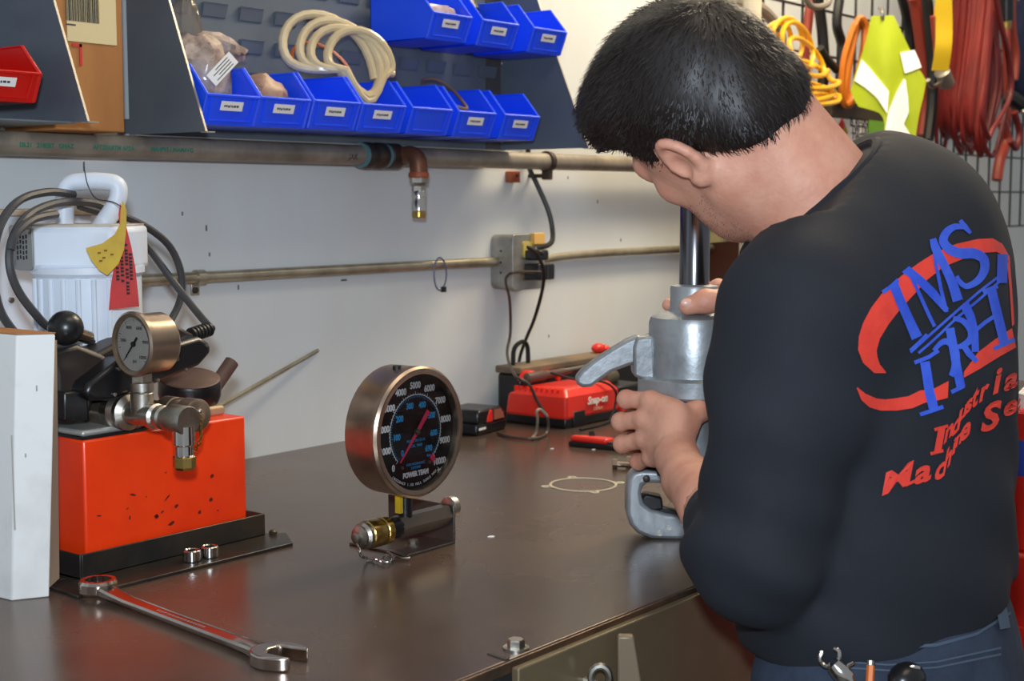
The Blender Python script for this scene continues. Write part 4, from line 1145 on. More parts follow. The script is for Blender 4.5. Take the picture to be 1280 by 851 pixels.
pq([(80, 490), (110, 488), (112, 525), (80, 527)], -.418, -.36, 'valve_foot', M['blackp'], .003)
MB().cyl(on_y(125, 452, -.33), on_y(125, 410, -.33), .020, n=24).build('polished_sleeve', M['zinc'], pump)
pq([(106, 492), (112, 478), (150, 449), (205, 434), (250, 421), (263, 428), (265, 440), (250, 457), (195, 480), (136, 501), (116, 501)], -.432, -.385, 'lever_housing', M['blackp'], .005)
pq([(100, 452), (128, 438), (162, 420), (205, 403), (222, 406), (247, 420), (205, 436), (150, 452), (112, 470)], -.395, -.335, 'upper_housing', M['shroud'], .005)
a, b = on_y(238, 419, -.37), on_y(268, 409, -.365)
prof = []
for k in range(6): prof += [(.0062, k * .0058), (.0092, k * .0058 + .001), (.0092, k * .0058 + .004), (.0062, k * .0058 + .005)]
MB().lathe(prof, frame(a, b - a), 16).build('strain_relief', M['black'], pump)
for x, y in ((148, 461), (197, 475), (143, 493), (258, 432), (232, 462)):
    p = on_y(x, y, -.4325); MB().lathe([(.0022, 0), (.0022, .0016), (.001, .002)], frame(p, (0, -1, 0)), 8).build('rivet', M['zinc'], pump)
p = on_y(220, 449, -.4325)
MB().text('20', .010, frame(p, (0, -1, 0), V((1, 0, .25))), .0003).build('stamped_mark', M['nameplate'], pump, smooth=0)
# breather cap and its stub
bc_ = on_y(237, 492, -.36)
tl = frame(bc_, V((-.12, -.22, 1)))
MB().lathe([(.026, -.012), (.036, -.008), (.0385, .0), (.0385, .016), (.037, .020)], tl, 36).build('breather_cap', M['blackp'], pump)
MB().lathe([(.001, .0195), (.036, .0195), (.037, .021), (.0345, .0225), (.001, .0215)], tl, 36).build('breather_lid', M['cap_brown'], pump)
MB().cyl(on_y(237, 515, -.36), bc_, .014).build('breather_neck', M['yzinc'], pump)
MB().cyl(on_y(266, 487, -.33), on_y(290, 452, -.33), .0095, n=18).build('stub_tube', M['cap_brown'], pump)
MB().boxp((1.12, -.40, TZ1 - .001), (1.165, -.30, TZ1 + .012)).build('filler_block', mat('tan_block', (176, 150, 116), .5, .3), pump, bevel=.004)
# manifold: run of fittings that comes forward over the tank's front edge
m0 = on_y(138, 512, -.40)
MX, MZ = m0.x, m0.z
def my(x): return on_x(x, 520, MX).y
def run(profile, name, m_, n=28, smooth=30):
    """profile: (radius, picture x) along the axis"""
    MB().lathe([(r, -my(x)) for r, x in profile], frame((MX, 0, MZ), (0, -1, 0), (1, 0, 0)), n).build(name, m_, pump, smooth=smooth)
run([(.012, 100), (.0155, 106), (.0155, 116), (.013, 118)], 'hex_nipple', M['zinc'], 6, 20)
run([(.0135, 116), (.019, 120), (.0195, 140), (.0195, 143)], 'union_body', M['bezel'])
run([(.0195, 141), (.0225, 144), (.0225, 152), (.019, 156), (.0205, 158), (.0205, 162), (.014, 165)], 'union_nut', M['zinc'])
run([(.0125, 162), (.0125, 190)], 'tee_run', M['zinc'])
run([(.011, 188), (.0145, 190), (.0145, 196), (.011, 198), (.0135, 200), (.0135, 205), (.0115, 207), (.0115, 222)], 'reducer', M['zinc'])
ey = my(229)
MB().lathe([(.012, -.012), (.0165, -.008), (.0165, .020), (.0155, .0215), (.0005, .0215)], frame((MX, ey + .012, MZ), (0, -1, 0)), 28).build('elbow', M['zinc'], pump)
el = V((MX, ey, MZ))
MB().lathe([(.0125, 0), (.0125, .020), (.0105, .022), (.0105, .032), (.0118, .033)], frame(el - V((0, 0, .006)), (0, 0, -1)), 24).build('drop_leg', M['chrome'], pump)
MB().lathe([(.0105, .032), (.0125, .034), (.0125, .045), (.0105, .048)], frame(el - V((0, 0, .006)), (0, 0, -1)), 8).build('drop_cap', M['yzinc'], pump, smooth=20)
gy_ = my(178)
MB().lathe([(.013, .0), (.013, .024), (.0115, .026), (.0135, .027), (.0135, .036), (.010, .038)], frame((MX, gy_, MZ), (0, 0, 1)), 24).build('tee_branch', M['zinc'], pump)
MB().lathe([(.0125, .034), (.0125, .046), (.009, .048), (.009, .052)], frame((MX, gy_, MZ), (0, 0, 1)), 6).build('hex_nut', M['zinc'], pump, smooth=20)
MB().lathe([(.0085, .05), (.0085, .062), (.0105, .063), (.0105, .072)], frame((MX, gy_, MZ), (0, 0, 1)), 4).build('brass_neck', M['yzinc'], pump, smooth=20)
# small white-faced gauge, facing along the wall
gg = on_x(168, 430, MX - .012)
GF = frame(gg, (-1, 0, 0), (0, -1, 0))
gp = MB().lathe([(.030, -.040), (.0335, -.036), (.0335, -.004), (.0365, -.002), (.0365, .003), (.034, .005), (.0305, .004), (.030, .0)], GF, 48, cap=False).build('gauge_case', M['bezel'], pump)
MB().lathe([(.001, -.040), (.030, -.040)], GF, 48, cap=False).build('gauge_back', M['bezel'], gp)
MB().lathe([(.0005, .0), (.0305, .0)], GF, 48, cap=False).build('gauge_dial', M['dialw'], gp)
mb = MB()
for k in range(0, 41):
    t = math.radians(225 - 270 * k / 40); r0, r1 = (.0265, .0285) if k % 5 else (.0250, .0285)
    d_ = V((-math.sin(t), math.cos(t), 0)) * (.0002 if k % 5 else .0004)
    A_, B_ = V((r0 * math.cos(t), r0 * math.sin(t), .0003)), V((r1 * math.cos(t), r1 * math.sin(t), .0003))
    mb.add([GF @ (A_ - d_), GF @ (B_ - d_), GF @ (B_ + d_), GF @ (A_ + d_)], [(0, 1, 2, 3)])
for k in range(6):
    t = math.radians(225 - 270 * k / 5); mb.text(str(k * 2000) if k else '0', .0052, GF @ Matrix.Translation((.020 * math.cos(t), .020 * math.sin(t), .0002)), .0001)
mb.text('psi', .006, GF @ Matrix.Translation((0, -.019, .0002)), .0001)
mb.build('gauge_scale', M['blackink'], gp, smooth=0)
MB().prism([(-.010, -.0012), (.004, -.0008), (.024, -.0002), (.024, .0002), (.004, .0008), (-.010, .0012)], .0022, GF @ Matrix.Rotation(math.radians(228), 4, 'Z'), .0012).build('gauge_needle', M['blackink'], gp)
MB().lathe([(.003, .0005), (.003, .003), (.001, .0035)], GF, 14).build('gauge_hub', M['blackink'], gp)
MB().lathe([(.0003, .003), (.0305, .003), (.0305, .0034), (.0003, .0034)], GF, 48, cap=False).build('gauge_glass', M['glass'], gp)
# second coupler beside the manifold, with its chained cap
c0, c1 = on_y(206, 513, -.44), on_y(252, 521, -.50)
c1 = V((c0.x, c1.y, c0.z))
LL = (c1 - c0).length
MB().lathe([(.012, 0), (.0175, .003), (.0175, LL * .35), (.0165, LL * .36), (.0165, LL * .42), (.0175, LL * .44), (.0175, LL * .62), (.0168, LL * .64), (.0185, LL * .66), (.0185, LL * .98), (.016, LL)], frame(c0, (0, -1, 0)), 32).build('coupler', M['bezel'], pump)
MB().cyl(c0 + V((0, .04, 0)), c0, .011, n=20).build('coupler_nipple', M['yzinc'], pump)
MB().sphere(c1 + V((0, -.002, .005)), .003, 10).build('chain_rivet', M['zinc'], pump)
chain([c1 + V((0, -.003, .004)), on_y(252, 535, c1.y - .004), on_y(249, 553, c1.y - .004), on_y(241, 564, c1.y + .006), on_y(233, 566, ey), el - V((-.013, 0, .044))], .0034, .0008, M['yzinc'], pump, 'cap_chain')

# ------------------------------------------------------------------ tags wired to the handle
def leaf(px, off, name, m_, parent, th=.0006):
    f_ = [mp(x, y, off(x, y)) for x, y in px]
    n = len(f_)
    vs = f_ + [p - TV * th for p in f_]
    c = sum(f_, V()) / n
    fs = [(i, (i + 1) % n, n) for i in range(n)] if False else [tuple(range(n)), tuple(range(2 * n - 1, n - 1, -1))] + [(i, (i + 1) % n, n + (i + 1) % n, n + i) for i in range(n)]
    return MB().add(vs, fs).build(name, m_, parent)
ty = thing('yellow_tag', mp(135, 344, .085), 'yellow paper tag wired to the handle of the white motor', 'tag')
o_ = leaf([(153, 250), (158, 262), (158, 284), (155, 312), (148, 330), (134, 344), (124, 338), (114, 325), (107, 310), (128, 304), (143, 293), (150, 280), (151, 262)], lambda x, y: .066 + (150 - x) * .0004, 'tag_sheet', M['tag_yellow'], ty)
mb = MB()
for x, y in ((124, 316), (132, 313), (130, 322), (140, 318), (126, 326)):
    p = mp(x, y, .0672 + (150 - x) * .0004); mb.box(p, (.004, .0006, .002))
mb.build('faint_writing', mat('tag_ink', (128, 100, 30), .7), o_)
tr = thing('red_tag', mp(155, 388, .06), 'red paper tag with black writing hung from the handle of the white motor', 'tag')
o_ = leaf([(150, 254), (153, 262), (157, 280), (164, 308), (169, 335), (172, 362), (174, 383), (155, 385), (136, 387), (138, 362), (142, 335), (148, 308), (150, 285), (148, 268)], lambda x, y: .058 + (y - 254) * .00004, 'tag_sheet', M['tag_red'], tr)
mb = MB(); rr_ = random.Random(5)
for cx_, y0, y1 in ((147, 335, 353), (153, 322, 355), (159, 306, 372), (164, 318, 352)):
    y = y0
    while y < y1:
        p = mp(cx_ - (cx_ - 155) * .0 + (y - 340) * .05, y, .0595 + (y - 254) * .00004)
        mb.add([p + RIGHT * a_ * .0018 + V((0, 0, b_ * .0016)) + TV * c_ * .0002 for c_ in (0, 1) for a_, b_ in ((-1, -1), (1, -.7), (1, .7), (-1, 1))], [(0, 1, 2, 3), (4, 5, 6, 7), (0, 1, 5, 4), (1, 2, 6, 5), (2, 3, 7, 6), (3, 0, 4, 7)])
        y += rr_.choice((4, 4.5, 5, 7))
mb.build('writing', M['blackink'], o_)
MB().tube(catmull([mp(151, 258, .066), mp(140, 252, .03), mp(120, 248, .018), mp(110, 232, .016), mp(106, 215, .014), mp(105, 208, .012)], 5), .0007, 5).build('tie_wire', M['black'], tr)

# ------------------------------------------------------------------ rod leaning on the wall behind the pump
r0, r1 = on_z(236, 530, BENCH + .002), on_y(397, 438, -.003)
r0 = on_y(215, 541, -.09)
sl = (r1 - r0)
r0 = r1 - sl * ((r1.z - BENCH - .002) / sl.z)
tag(MB().cyl(r0, r1, .0034, n=10).build('steel_rod', M['galv']), 'thin bare steel rod leaning on the wall behind the pump', 'rod')
# two plated bushings standing on the foot strip
for i, (x, y, lab) in enumerate(((240, 701, 'plated steel bushing on the pump foot strip, towards the white carton'), (262, 696, 'plated steel bushing on the pump foot strip, towards the gauge'))):
    c = on_z(x, y, BENCH + .004)
    MB_ = MB().ring(.0105, .0070, 0, .0135, Matrix.Translation(c), 28, .0012)
    tag(MB_.build('bushing', M['chrome']), lab, 'bushing', 'plated bushings on the foot strip')

# ------------------------------------------------------------------ slim white carton in front
A_, B_ = on_z(14, 751), on_z(62, 746)
bd = V((-.06, 1, 0)).normalized() * .20
lean = RIGHT * .015
zt = on_y(66, 416, B_.y).z
cr = thing('white_carton', V((A_.x, A_.y + .1, BENCH)), 'slim upright white carton with a scuffed face beside the orange tank', 'carton')
base = [A_, B_, B_ + bd + V((.01, 0, 0)), A_ + bd]
vs = base + [V((p.x, p.y, zt)) + lean for p in base]
MB().add(vs, [(3, 2, 1, 0), (4, 5, 6, 7)] + [(i, (i + 1) % 4, 4 + (i + 1) % 4, 4 + i) for i in range(4)]).build('carton_body', M['whitecard'], cr, bevel=.0015)
MB().add([p + V((0, 0, .0005)) for p in vs[4:]] + [p + V((0, 0, .0015)) for p in vs[4:]], [(0, 1, 2, 3), (7, 6, 5, 4), (0, 4, 5, 1), (1, 5, 6, 2), (2, 6, 7, 3), (3, 7, 4, 0)]).build('top_edge', M['cardboard'], cr)
C0, C1 = B_ + V((.001, .004, .008)), on_z(78, 722, BENCH + .012)
C1 = V((C1.x - .004, C1.y, BENCH + .012))
h_ = V((0, 0, zt - BENCH - .016)) + lean * .9
tn = V((.0009, .0009, 0))
vs = [C0, C1, C1 + h_ * .98 - RIGHT * .008, C0 + h_]
MB().add(vs + [p + tn for p in vs], [(0, 1, 2, 3), (7, 6, 5, 4), (0, 4, 5, 1), (1, 5, 6, 2), (2, 6, 7, 3), (3, 7, 4, 0)]).build('side_flap', mat('grey_card', (160, 142, 122), .7), cr)
mb = MB()
d_ = (B_ - A_)
for fu, fz, ln in ((.0, .45, .10), (.55, .80, .006), (.3, .55, .004)):
    p = A_ + d_ * fu + V((0, 0, (zt - BENCH) * fz)) + lean * fz - HF * .0006
    mb.box(p, (.0012, .0012, ln))
mb.build('crease', mat('crease_grey', (172, 170, 162), .7), cr)
# ================================================================== the man: implicit surfaces, meshed here
def npa(x, y, d): return np.array(at(x, y, d), dtype=float)
class Field:
    """a grid of signed distances; shapes are blended into it only near themselves"""
    def __init__(s, lo, hi, h):
        s.h = h; s.lo = np.array(lo, float)
        n = np.ceil((np.array(hi, float) - s.lo) / h).astype(int) + 1
        s.ax = [s.lo[i] + h * np.arange(n[i]) for i in range(3)]
        s.f = np.full(n, 0.3, np.float32)
    def sub(s, lo, hi):
        sl = []
        for i in range(3):
            a = int(np.clip(np.floor((lo[i] - s.lo[i]) / s.h), 0, s.f.shape[i])); b = int(np.clip(np.ceil((hi[i] - s.lo[i]) / s.h) + 1, 0, s.f.shape[i]))
            sl.append(slice(a, b))
        P = np.stack(np.meshgrid(*[s.ax[i][sl[i]] for i in range(3)], indexing='ij'), -1)
        return tuple(sl), P
    def put(s, sl, d, k, op):
        g = s.f[sl]
        if op == 'add':
            if k > 0:
                h = np.clip(.5 + .5 * (g - d) / k, 0, 1); r = g + (d - g) * h - k * h * (1 - h)
            else: r = np.minimum(g, d)
        else:                                          # cut
            if k > 0:
                h = np.clip(.5 - .5 * (g + d) / k, 0, 1); r = g + (-d - g) * h + k * h * (1 - h)
            else: r = np.maximum(g, -d)
        s.f[sl] = r
    def cap(s, a, b, ra, rb=None, k=.02, op='add', flat=None):
        a = np.array(a, float); b = np.array(b, float); rb = ra if rb is None else rb
        m = max(ra, rb) + k + 3 * s.h
        sl, P = s.sub(np.minimum(a, b) - m, np.maximum(a, b) + m)
        if P.size == 0: return s
        ab = b - a; q = P - a
        t = np.clip((q @ ab) / max(ab @ ab, 1e-12), 0, 1)
        v = q - t[..., None] * ab
        if flat is not None:                            # (direction, factor): thinner along that direction
            n = np.array(flat[0], float); n /= np.linalg.norm(n)
            c = v @ n
            v = v + (c * (1 / flat[1] - 1))[..., None] * n
        s.put(sl, np.linalg.norm(v, axis=-1) - (ra + (rb - ra) * t), k, op)
        return s
    def chain(s, pts, rs, k=.02, op='add', flat=None):
        for i in range(len(pts) - 1): s.cap(pts[i], pts[i + 1], rs[i], rs[i + 1], k, op, flat)
        return s
    def ell(s, c, r, R=None, k=.02, op='add'):
        c = np.array(c, float); r = np.array(r, float)
        m = max(r) + k + 3 * s.h
        sl, P = s.sub(c - m, c + m)
        if P.size == 0: return s
        q = P - c
        if R is not None: q = q @ np.array(R, float)     # columns of R are the ellipsoid's axes
        k0 = np.linalg.norm(q / r, axis=-1); k1 = np.linalg.norm(q / (r * r), axis=-1)
        s.put(sl, k0 * (k0 - 1) / np.maximum(k1, 1e-6), k, op)
        return s
    def each(s, fn):
        P = np.stack(np.meshgrid(*s.ax, indexing='ij'), -1)
        s.f = fn(P, s.f).astype(np.float32)
        return s
    def surface(s):
        f = s.f; S = f < 0
        n = np.array(f.shape) - 1
        c = [S[i:n[0] + i, j:n[1] + j, k:n[2] + k] for i in (0, 1) for j in (0, 1) for k in (0, 1)]
        any_ = np.zeros(n, bool); all_ = np.ones(n, bool)
        for a in c: any_ |= a; all_ &= a
        mask = any_ & ~all_
        I = np.argwhere(mask)
        idx = np.full(n, -1, np.int64); idx[mask] = np.arange(len(I))
        acc = np.zeros((len(I), 3)); cnt = np.zeros(len(I))
        for ax in range(3):
            o1, o2 = [q for q in range(3) if q != ax]
            for a in (0, 1):
                for b in (0, 1):
                    off = np.zeros(3, int); off[o1] = a; off[o2] = b
                    p0 = I + off; p1 = p0.copy(); p1[:, ax] += 1
                    f0 = f[p0[:, 0], p0[:, 1], p0[:, 2]]; f1 = f[p1[:, 0], p1[:, 1], p1[:, 2]]
                    x = (f0 < 0) != (f1 < 0)
                    t = np.where(x, f0 / np.where(x, f0 - f1, 1), 0)
                    q = p0.astype(float); q[:, ax] += t
                    acc[x] += q[x]; cnt[x] += 1
        vs = s.lo + (acc / cnt[:, None]) * s.h
        quads = []
        for ax in range(3):
            o1, o2 = (ax + 1) % 3, (ax + 2) % 3
            A = [slice(None)] * 3; B = [slice(None)] * 3
            A[ax] = slice(0, f.shape[ax] - 1); B[ax] = slice(1, f.shape[ax])
            for o in (o1, o2): A[o] = slice(1, f.shape[o] - 1); B[o] = slice(1, f.shape[o] - 1)
            s0, s1 = S[tuple(A)], S[tuple(B)]
            for sign in (True, False):
                E = np.argwhere((s0 != s1) & (s0 == sign))
                if len(E) == 0: continue
                E[:, o1] += 1; E[:, o2] += 1
                def cell(d1, d2):
                    q = E.copy(); q[:, o1] += d1; q[:, o2] += d2
                    return idx[q[:, 0], q[:, 1], q[:, 2]]
                qd = np.stack([cell(-1, -1), cell(0, -1), cell(0, 0), cell(-1, 0)], 1)
                if not sign: qd = qd[:, ::-1]
                quads.append(qd)
        return vs, np.concatenate(quads)

RGT, UPV, FW = np.array(RIGHT, float), np.array(UP, float), np.array(FWD, float)
Zv = np.array((0, 0, 1.0))
# ---- joints, in the room
HC = npa(861, 123, 1.475)                               # middle of the skull
def im(v): return v[0] * RGT + v[1] * UPV - v[2] * FW
hL = im(np.array((-.55, -.65, .53))); hL /= np.linalg.norm(hL)
hU = im(np.array((-.74, .66, .04))); hU -= hL * (hU @ hL); hU /= np.linalg.norm(hU)
hF = np.cross(hU, -hL)
HR = np.stack([-hL, hF, hU], 1)                         # columns: right, forward, up
def hd_(x, y, z): return HC + HR @ np.array((x, y, z - .03))
SHL = npa(1004, 398, 1.34)
SHR = npa(1162, 302, 1.56)
EL = npa(944, 692, 1.34)
WL = npa(853, 592, 1.635)
COLLAR = npa(1005, 249, 1.475)
CNV = hd_(0, -.015, -.06) - COLLAR; CNV /= np.linalg.norm(CNV)
HIP = np.array((1.355, -1.165, .93))
WR = npa(958, 398, 1.77)
ER = np.array((1.66, -1.02, 1.10))


def f_shirt(h=.006):
    F = Field((1.02, -1.42, .80), (1.86, -.78, 1.56), h)
    F.ell((1.352, -1.175, .95), (.172, .128, .15), k=.03)
    F.ell((1.362, -1.165, 1.08), (.172, .132, .18), k=.06)
    a = .25
    R = np.array(((math.cos(a), 0, -math.sin(a)), (0, 1, 0), (math.sin(a), 0, math.cos(a))))
    F.ell((1.388, -1.150, 1.215), (.185, .135, .17), R, k=.06)
    F.ell((1.410, -1.140, 1.295), (.130, .100, .108), R, k=.05)
    F.cap(SHL * .75 + SHR * .25, SHR, .076, .066, k=.05)
    F.cap(SHL, SHL * .6 + SHR * .4, .072, .075, k=.05)
    F.cap(COLLAR * .3 + np.array((1.42, -1.13, 1.32)) * .7, COLLAR + CNV * .02, .080, .058, k=.035)
    # left sleeve
    F.chain([SHL, SHL * .5 + EL * .5 + np.array((-.004, -.006, 0)), EL, EL * .84 + WL * .16, EL * .70 + WL * .30], [.074, .067, .064, .056, .043], k=.010)
    F.cap(SHL, SHL * .7 + EL * .3, .073, .070, k=.03)
    # right sleeve
    F.chain([SHR, SHR * .5 + ER * .5, ER, ER * .3 + WR * .7], [.064, .062, .056, .046], k=.03)
    def fin(P, f):
        d = P - COLLAR
        dc = d @ CNV
        ball = .13 - np.linalg.norm(d, axis=-1)
        f = np.maximum(f, np.minimum(dc + .012 * np.exp(-((d @ RGT) / .05) ** 2) * 0, ball))
        # hem and cuffs are cut flat
        hem = (.928 + .02 * np.sin((P[..., 0] - 1.30) * 9)) - P[..., 2] + (P[..., 0] - 1.35) * .10
        f = np.maximum(f, np.where(P[..., 1] < -.99, hem, -1))
        # soft folds in the cloth
        w = np.zeros(f.shape)
        rs = np.random.RandomState(4)
        for j in range(7):
            dr = rs.normal(size=3); dr /= np.linalg.norm(dr)
            w += np.sin(P @ dr * rs.uniform(28, 60) + rs.uniform(0, 6) + 1.5 * np.sin(P @ rs.normal(size=3) * 12)) / 7
        f = f + .0055 * w
        # rings of cloth pushed together at the elbow and along the forearm
        de = np.linalg.norm(P - EL, axis=-1); ax_ = (SHL - EL) / np.linalg.norm(SHL - EL)
        f = f + .0038 * np.sin((P - EL) @ ax_ * 95 + 2.2 * np.sin(P[..., 1] * 22 + P[..., 0] * 15)) * np.exp(-(de / .085) ** 2)
        # slanting folds from shoulder to waist
        u = (P[..., 2] - 1.1) + (P[..., 0] - 1.3) * .9
        return f + .0022 * np.sin(u * 62 + 2 * np.sin(P[..., 0] * 17)) * np.clip((1.30 - P[..., 2]) * 5, 0, 1)
    F.each(fin)
    return F


def f_head(h=.0025):
    lo = HC - .21; hi = HC + .21; hi = np.maximum(hi, COLLAR + .12); lo = np.minimum(lo, COLLAR - .13)
    F = Field(lo, hi, h)
    F.ell(hd_(0, -.012, .030), (.0755, .096, .086), HR, k=.02)
    F.ell(hd_(0, .030, -.030), (.061, .062, .082), HR, k=.03)
    F.ell(hd_(0, .042, -.072), (.052, .046, .042), HR, k=.03)
    for s_ in (-1, 1):
        F.cap(hd_(s_ * .056, -.002, -.060), hd_(s_ * .024, .068, -.098), .016, .014, k=.03)     # jaw line
        F.ell(hd_(s_ * .038, .068, -.020), (.020, .017, .018), HR, k=.02)                        # cheek bone
        F.ell(hd_(s_ * .031, .094, .002), (.014, .012, .010), HR, k=.012, op='cut')              # eye hollow
        F.ell(hd_(s_ * .031, .080, .002), (.0125, .0125, .0115), HR, k=.004)                     # eye
        # ear: rim, lobe, hollow
        er = []
        for t in np.linspace(-1.25, 3.6, 12):
            er.append(hd_(s_ * (.080 + .007 * max(0, math.sin(t + .6))), -.016 - .0165 * math.cos(t) * -1 * -1, -.004 + .0255 * math.sin(t) * (1 if math.sin(t) > 0 else 1.0)))
        F.chain(er, [.0042] * 12, k=.006)
        F.ell(hd_(s_ * .078, -.014, -.006), (.005, .017, .023), HR, k=.008)
        F.ell(hd_(s_ * .083, -.012, -.028), (.0055, .008, .010), HR, k=.008)
        F.ell(hd_(s_ * .085, -.009, -.010), (.006, .0085, .013), HR, k=.005, op='cut')
    F.cap(hd_(0, .088, .004), hd_(0, .108, -.034), .008, .011, k=.012)
    F.ell(hd_(0, .100, -.038), (.017, .012, .009), HR, k=.01)
    F.cap(hd_(-.036, .083, .018), hd_(.036, .083, .018), .010, .010, k=.02)
    F.ell(hd_(0, .088, -.064), (.023, .010, .0075), HR, k=.006)
    F.ell(hd_(0, .097, -.0665), (.020, .006, .0012), HR, k=.003, op='cut')
    F.ell(hd_(0, .072, -.098), (.022, .018, .017), HR, k=.02)
    # neck, with the two long muscles at the nape
    nb = COLLAR - CNV * .06
    F.cap(hd_(0, -.022, -.045), nb, .055, .066, k=.035)
    for s_ in (-1, 1):
        F.cap(hd_(s_ * .022, -.062, -.035), nb - hF * .02 - hL * s_ * .02, .026, .040, k=.03)
        F.cap(hd_(s_ * .050, -.020, -.055), nb + hF * .035, .018, .020, k=.03)
    return F


def hairline(y):
    return np.interp(y, [-.12, -.085, -.060, -.040, -.030, -.012, .012, .022, .034, .046, .060, .080, .12],
                     [-.088, -.084, -.070, -.056, -.024, .022, .024, .0, -.012, .020, .046, .058, .064])
def f_hair(h=.003):
    F = Field(HC - .16, HC + .16, h)
    F.ell(hd_(0, -.014, .034), (.084, .099, .095), HR, k=.02)
    F.ell(hd_(0, .045, .085), (.066, .066, .040), HR, k=.04)       # thicker front top
    F.ell(hd_(0, -.065, -.020), (.060, .040, .055), HR, k=.03)
    F.ell(hd_(-.0, .082, .062), (.052, .024, .026), HR, k=.03)
    def fin(P, f):
        q = (P - HC) @ HR; q[..., 2] += .03
        hl = hairline(q[..., 1])
        f = f + .0045 * np.clip(1 - (q[..., 2] - hl) / .055, 0, 1) * np.clip((.07 - q[..., 1]) / .04, 0, 1)
        f = np.maximum(f, (hl - q[..., 2]) * .75)
        n = np.zeros(f.shape); rs = np.random.RandomState(2)
        for j in range(8):
            d = rs.normal(size=3); d /= np.linalg.norm(d)
            n += np.sin(q @ d * rs.uniform(60, 170) + rs.uniform(0, 6)) / 8
        return f + .0045 * n
    F.each(fin)
    return F


GA = np.array((1.530, -.850, 0.0))                      # axis of the tool's grip
HFn = np.array((FW[0], FW[1], 0)); HFn /= np.linalg.norm(HFn)
GZ = 1.785
def f_hand_left(h=.002):
    lo = np.array((1.16, -1.12, .86)); 
    F = Field((1.20, -1.10, .93), (1.60, -.74, 1.17), h)
    fw = WL
    palm_k = [(813, 501, 1.735), (804, 524, 1.733), (805, 549, 1.733), (814, 571, 1.730)]
    K = [npa(*q) for q in palm_k]
    F.chain([EL * .45 + WL * .55, EL * .1 + WL * .9, npa(846, 572, 1.668)], [.036, .0265, .026], k=.015, flat=None)
    cm = [npa(843, 530, 1.700), npa(838, 545, 1.695), npa(836, 558, 1.690), npa(838, 570, 1.685)]
    for c, kk, r in zip(cm, K, (.0115, .0118, .0112, .0105)):
        F.cap(c, kk, .016, r, k=.009)
    F.cap(npa(848, 575, 1.675), npa(842, 520, 1.708), .020, .016, k=.015)
    F.cap(npa(838, 522, 1.728), npa(840, 560, 1.722), .022, .022, k=.014)          # ball of the hand on the grip
    F.cap(npa(846, 520, 1.708), npa(815, 504, 1.728), .014, .011, k=.012)
    for kk in K: F.ell(kk - HFn * .005, (.0108, .0108, .0105), k=.006)
    # fingers: knuckle, bend at the side of the grip, then round behind it
    fin = [((783, 499, 1.757), (796, 513, 1.800), (829, 516, 1.829)),
           ((776, 527, 1.758), (790, 534, 1.804), (829, 536, 1.830)),
           ((778, 555, 1.757), (792, 559, 1.804), (829, 556, 1.830)),
           ((798, 577, 1.757), (804, 577, 1.798), (831, 573, 1.828))]
    for kk, (a, b, c), r in zip(K, fin, (.0104, .0104, .0100, .0090)):
        F.chain([kk, npa(*a), npa(*b), npa(*c)], [r + .001, r, r - .001, r - .002], k=.004)
        F.ell(npa(*a), (r + .0012,) * 3, k=.004)
    # thumb lies across the front of the grip
    F.chain([npa(848, 560, 1.690), npa(856, 532, 1.713), npa(872, 513, 1.728), npa(895, 513, 1.735)], [.018, .015, .0125, .010], k=.010)
    return F
def f_hand_right(h=.002):
    F = Field((1.46, -1.02, 1.12), (1.72, -.74, 1.32), h)
    W = WR
    base = npa(930, 384, 1.765)
    F.chain([ER * .35 + WR * .65, WR, npa(950, 388, 1.77)], [.036, .028, .028], k=.015)
    K = [npa(912, 364, 1.800), npa(917, 380, 1.812), npa(931, 395, 1.818), npa(938, 409, 1.815)]
    for kk, r in zip(K, (.013, .0135, .013, .012)):
        F.cap(npa(951, 388, 1.778), kk, .020, r, k=.012)
    # index and middle go round behind the collar; the tip shows on the far side
    F.chain([K[0], npa(898, 359, 1.826), npa(868, 371, 1.842), npa(836, 381, 1.806)], [.0115, .0105, .0098, .0085], k=.004)
    F.chain([K[1], npa(902, 378, 1.838), npa(868, 390, 1.850), npa(842, 394, 1.828)], [.0115, .0108, .0100, .0085], k=.004)
    F.chain([K[2], npa(906, 400, 1.860), npa(872, 404, 1.872)], [.011, .0102, .009], k=.004)
    F.chain([K[3], npa(912, 414, 1.865), npa(882, 416, 1.872)], [.010, .009, .008], k=.004)
    # thumb in front of the collar
    F.chain([npa(938, 387, 1.752), npa(912, 375, 1.738), npa(884, 376.5, 1.733), npa(860, 382.5, 1.735)], [.018, .0150, .0135, .0110], k=.006)
    F.ell(npa(880, 376, 1.732), (.0138, .0138, .013), k=.006)
    return F


def f_jeans(h=.008):
    F = Field((1.08, -1.42, .03), (1.66, -.98, 1.02), h)
    F.ell((1.352, -1.185, .93), (.140, .105, .16), k=.03)
    F.ell((1.352, -1.215, .84), (.150, .105, .14), k=.05)
    for s_ in (-1, 1):
        F.chain([(1.352 + s_ * .09, -1.185, .86), (1.352 + s_ * .10, -1.165, .50), (1.352 + s_ * .11, -1.20, .09)], [.090, .074, .062], k=.03)
    def fin(P, f):
        return np.maximum(f, P[..., 2] - (.955 + (P[..., 0] - 1.35) * .06))
    F.each(fin)
    return F
def np_mesh(name, parts, m_, parent=None, origin=None, smooth=True):
    """parts: list of (verts, faces) joined into one mesh"""
    vs = []; fs = []; k = 0
    for v, q in parts:
        vs.append(v); fs += (q + k).tolist(); k += len(v)
    vs = np.concatenate(vs)
    if parent is not None:
        root = parent
        while root.parent: root = root.parent
        off = np.array(root.location)
    else: off = np.array(origin)
    me = bpy.data.meshes.new(name)
    me.from_pydata((vs - off).tolist(), [], fs)
    me.polygons.foreach_set('use_smooth', [smooth] * len(me.polygons))
    me.materials.append(m_)
    o = bpy.data.objects.new(name, me); COL.objects.link(o)
    if parent is not None: o.parent = parent
    else: o.location = V(origin)
    return o
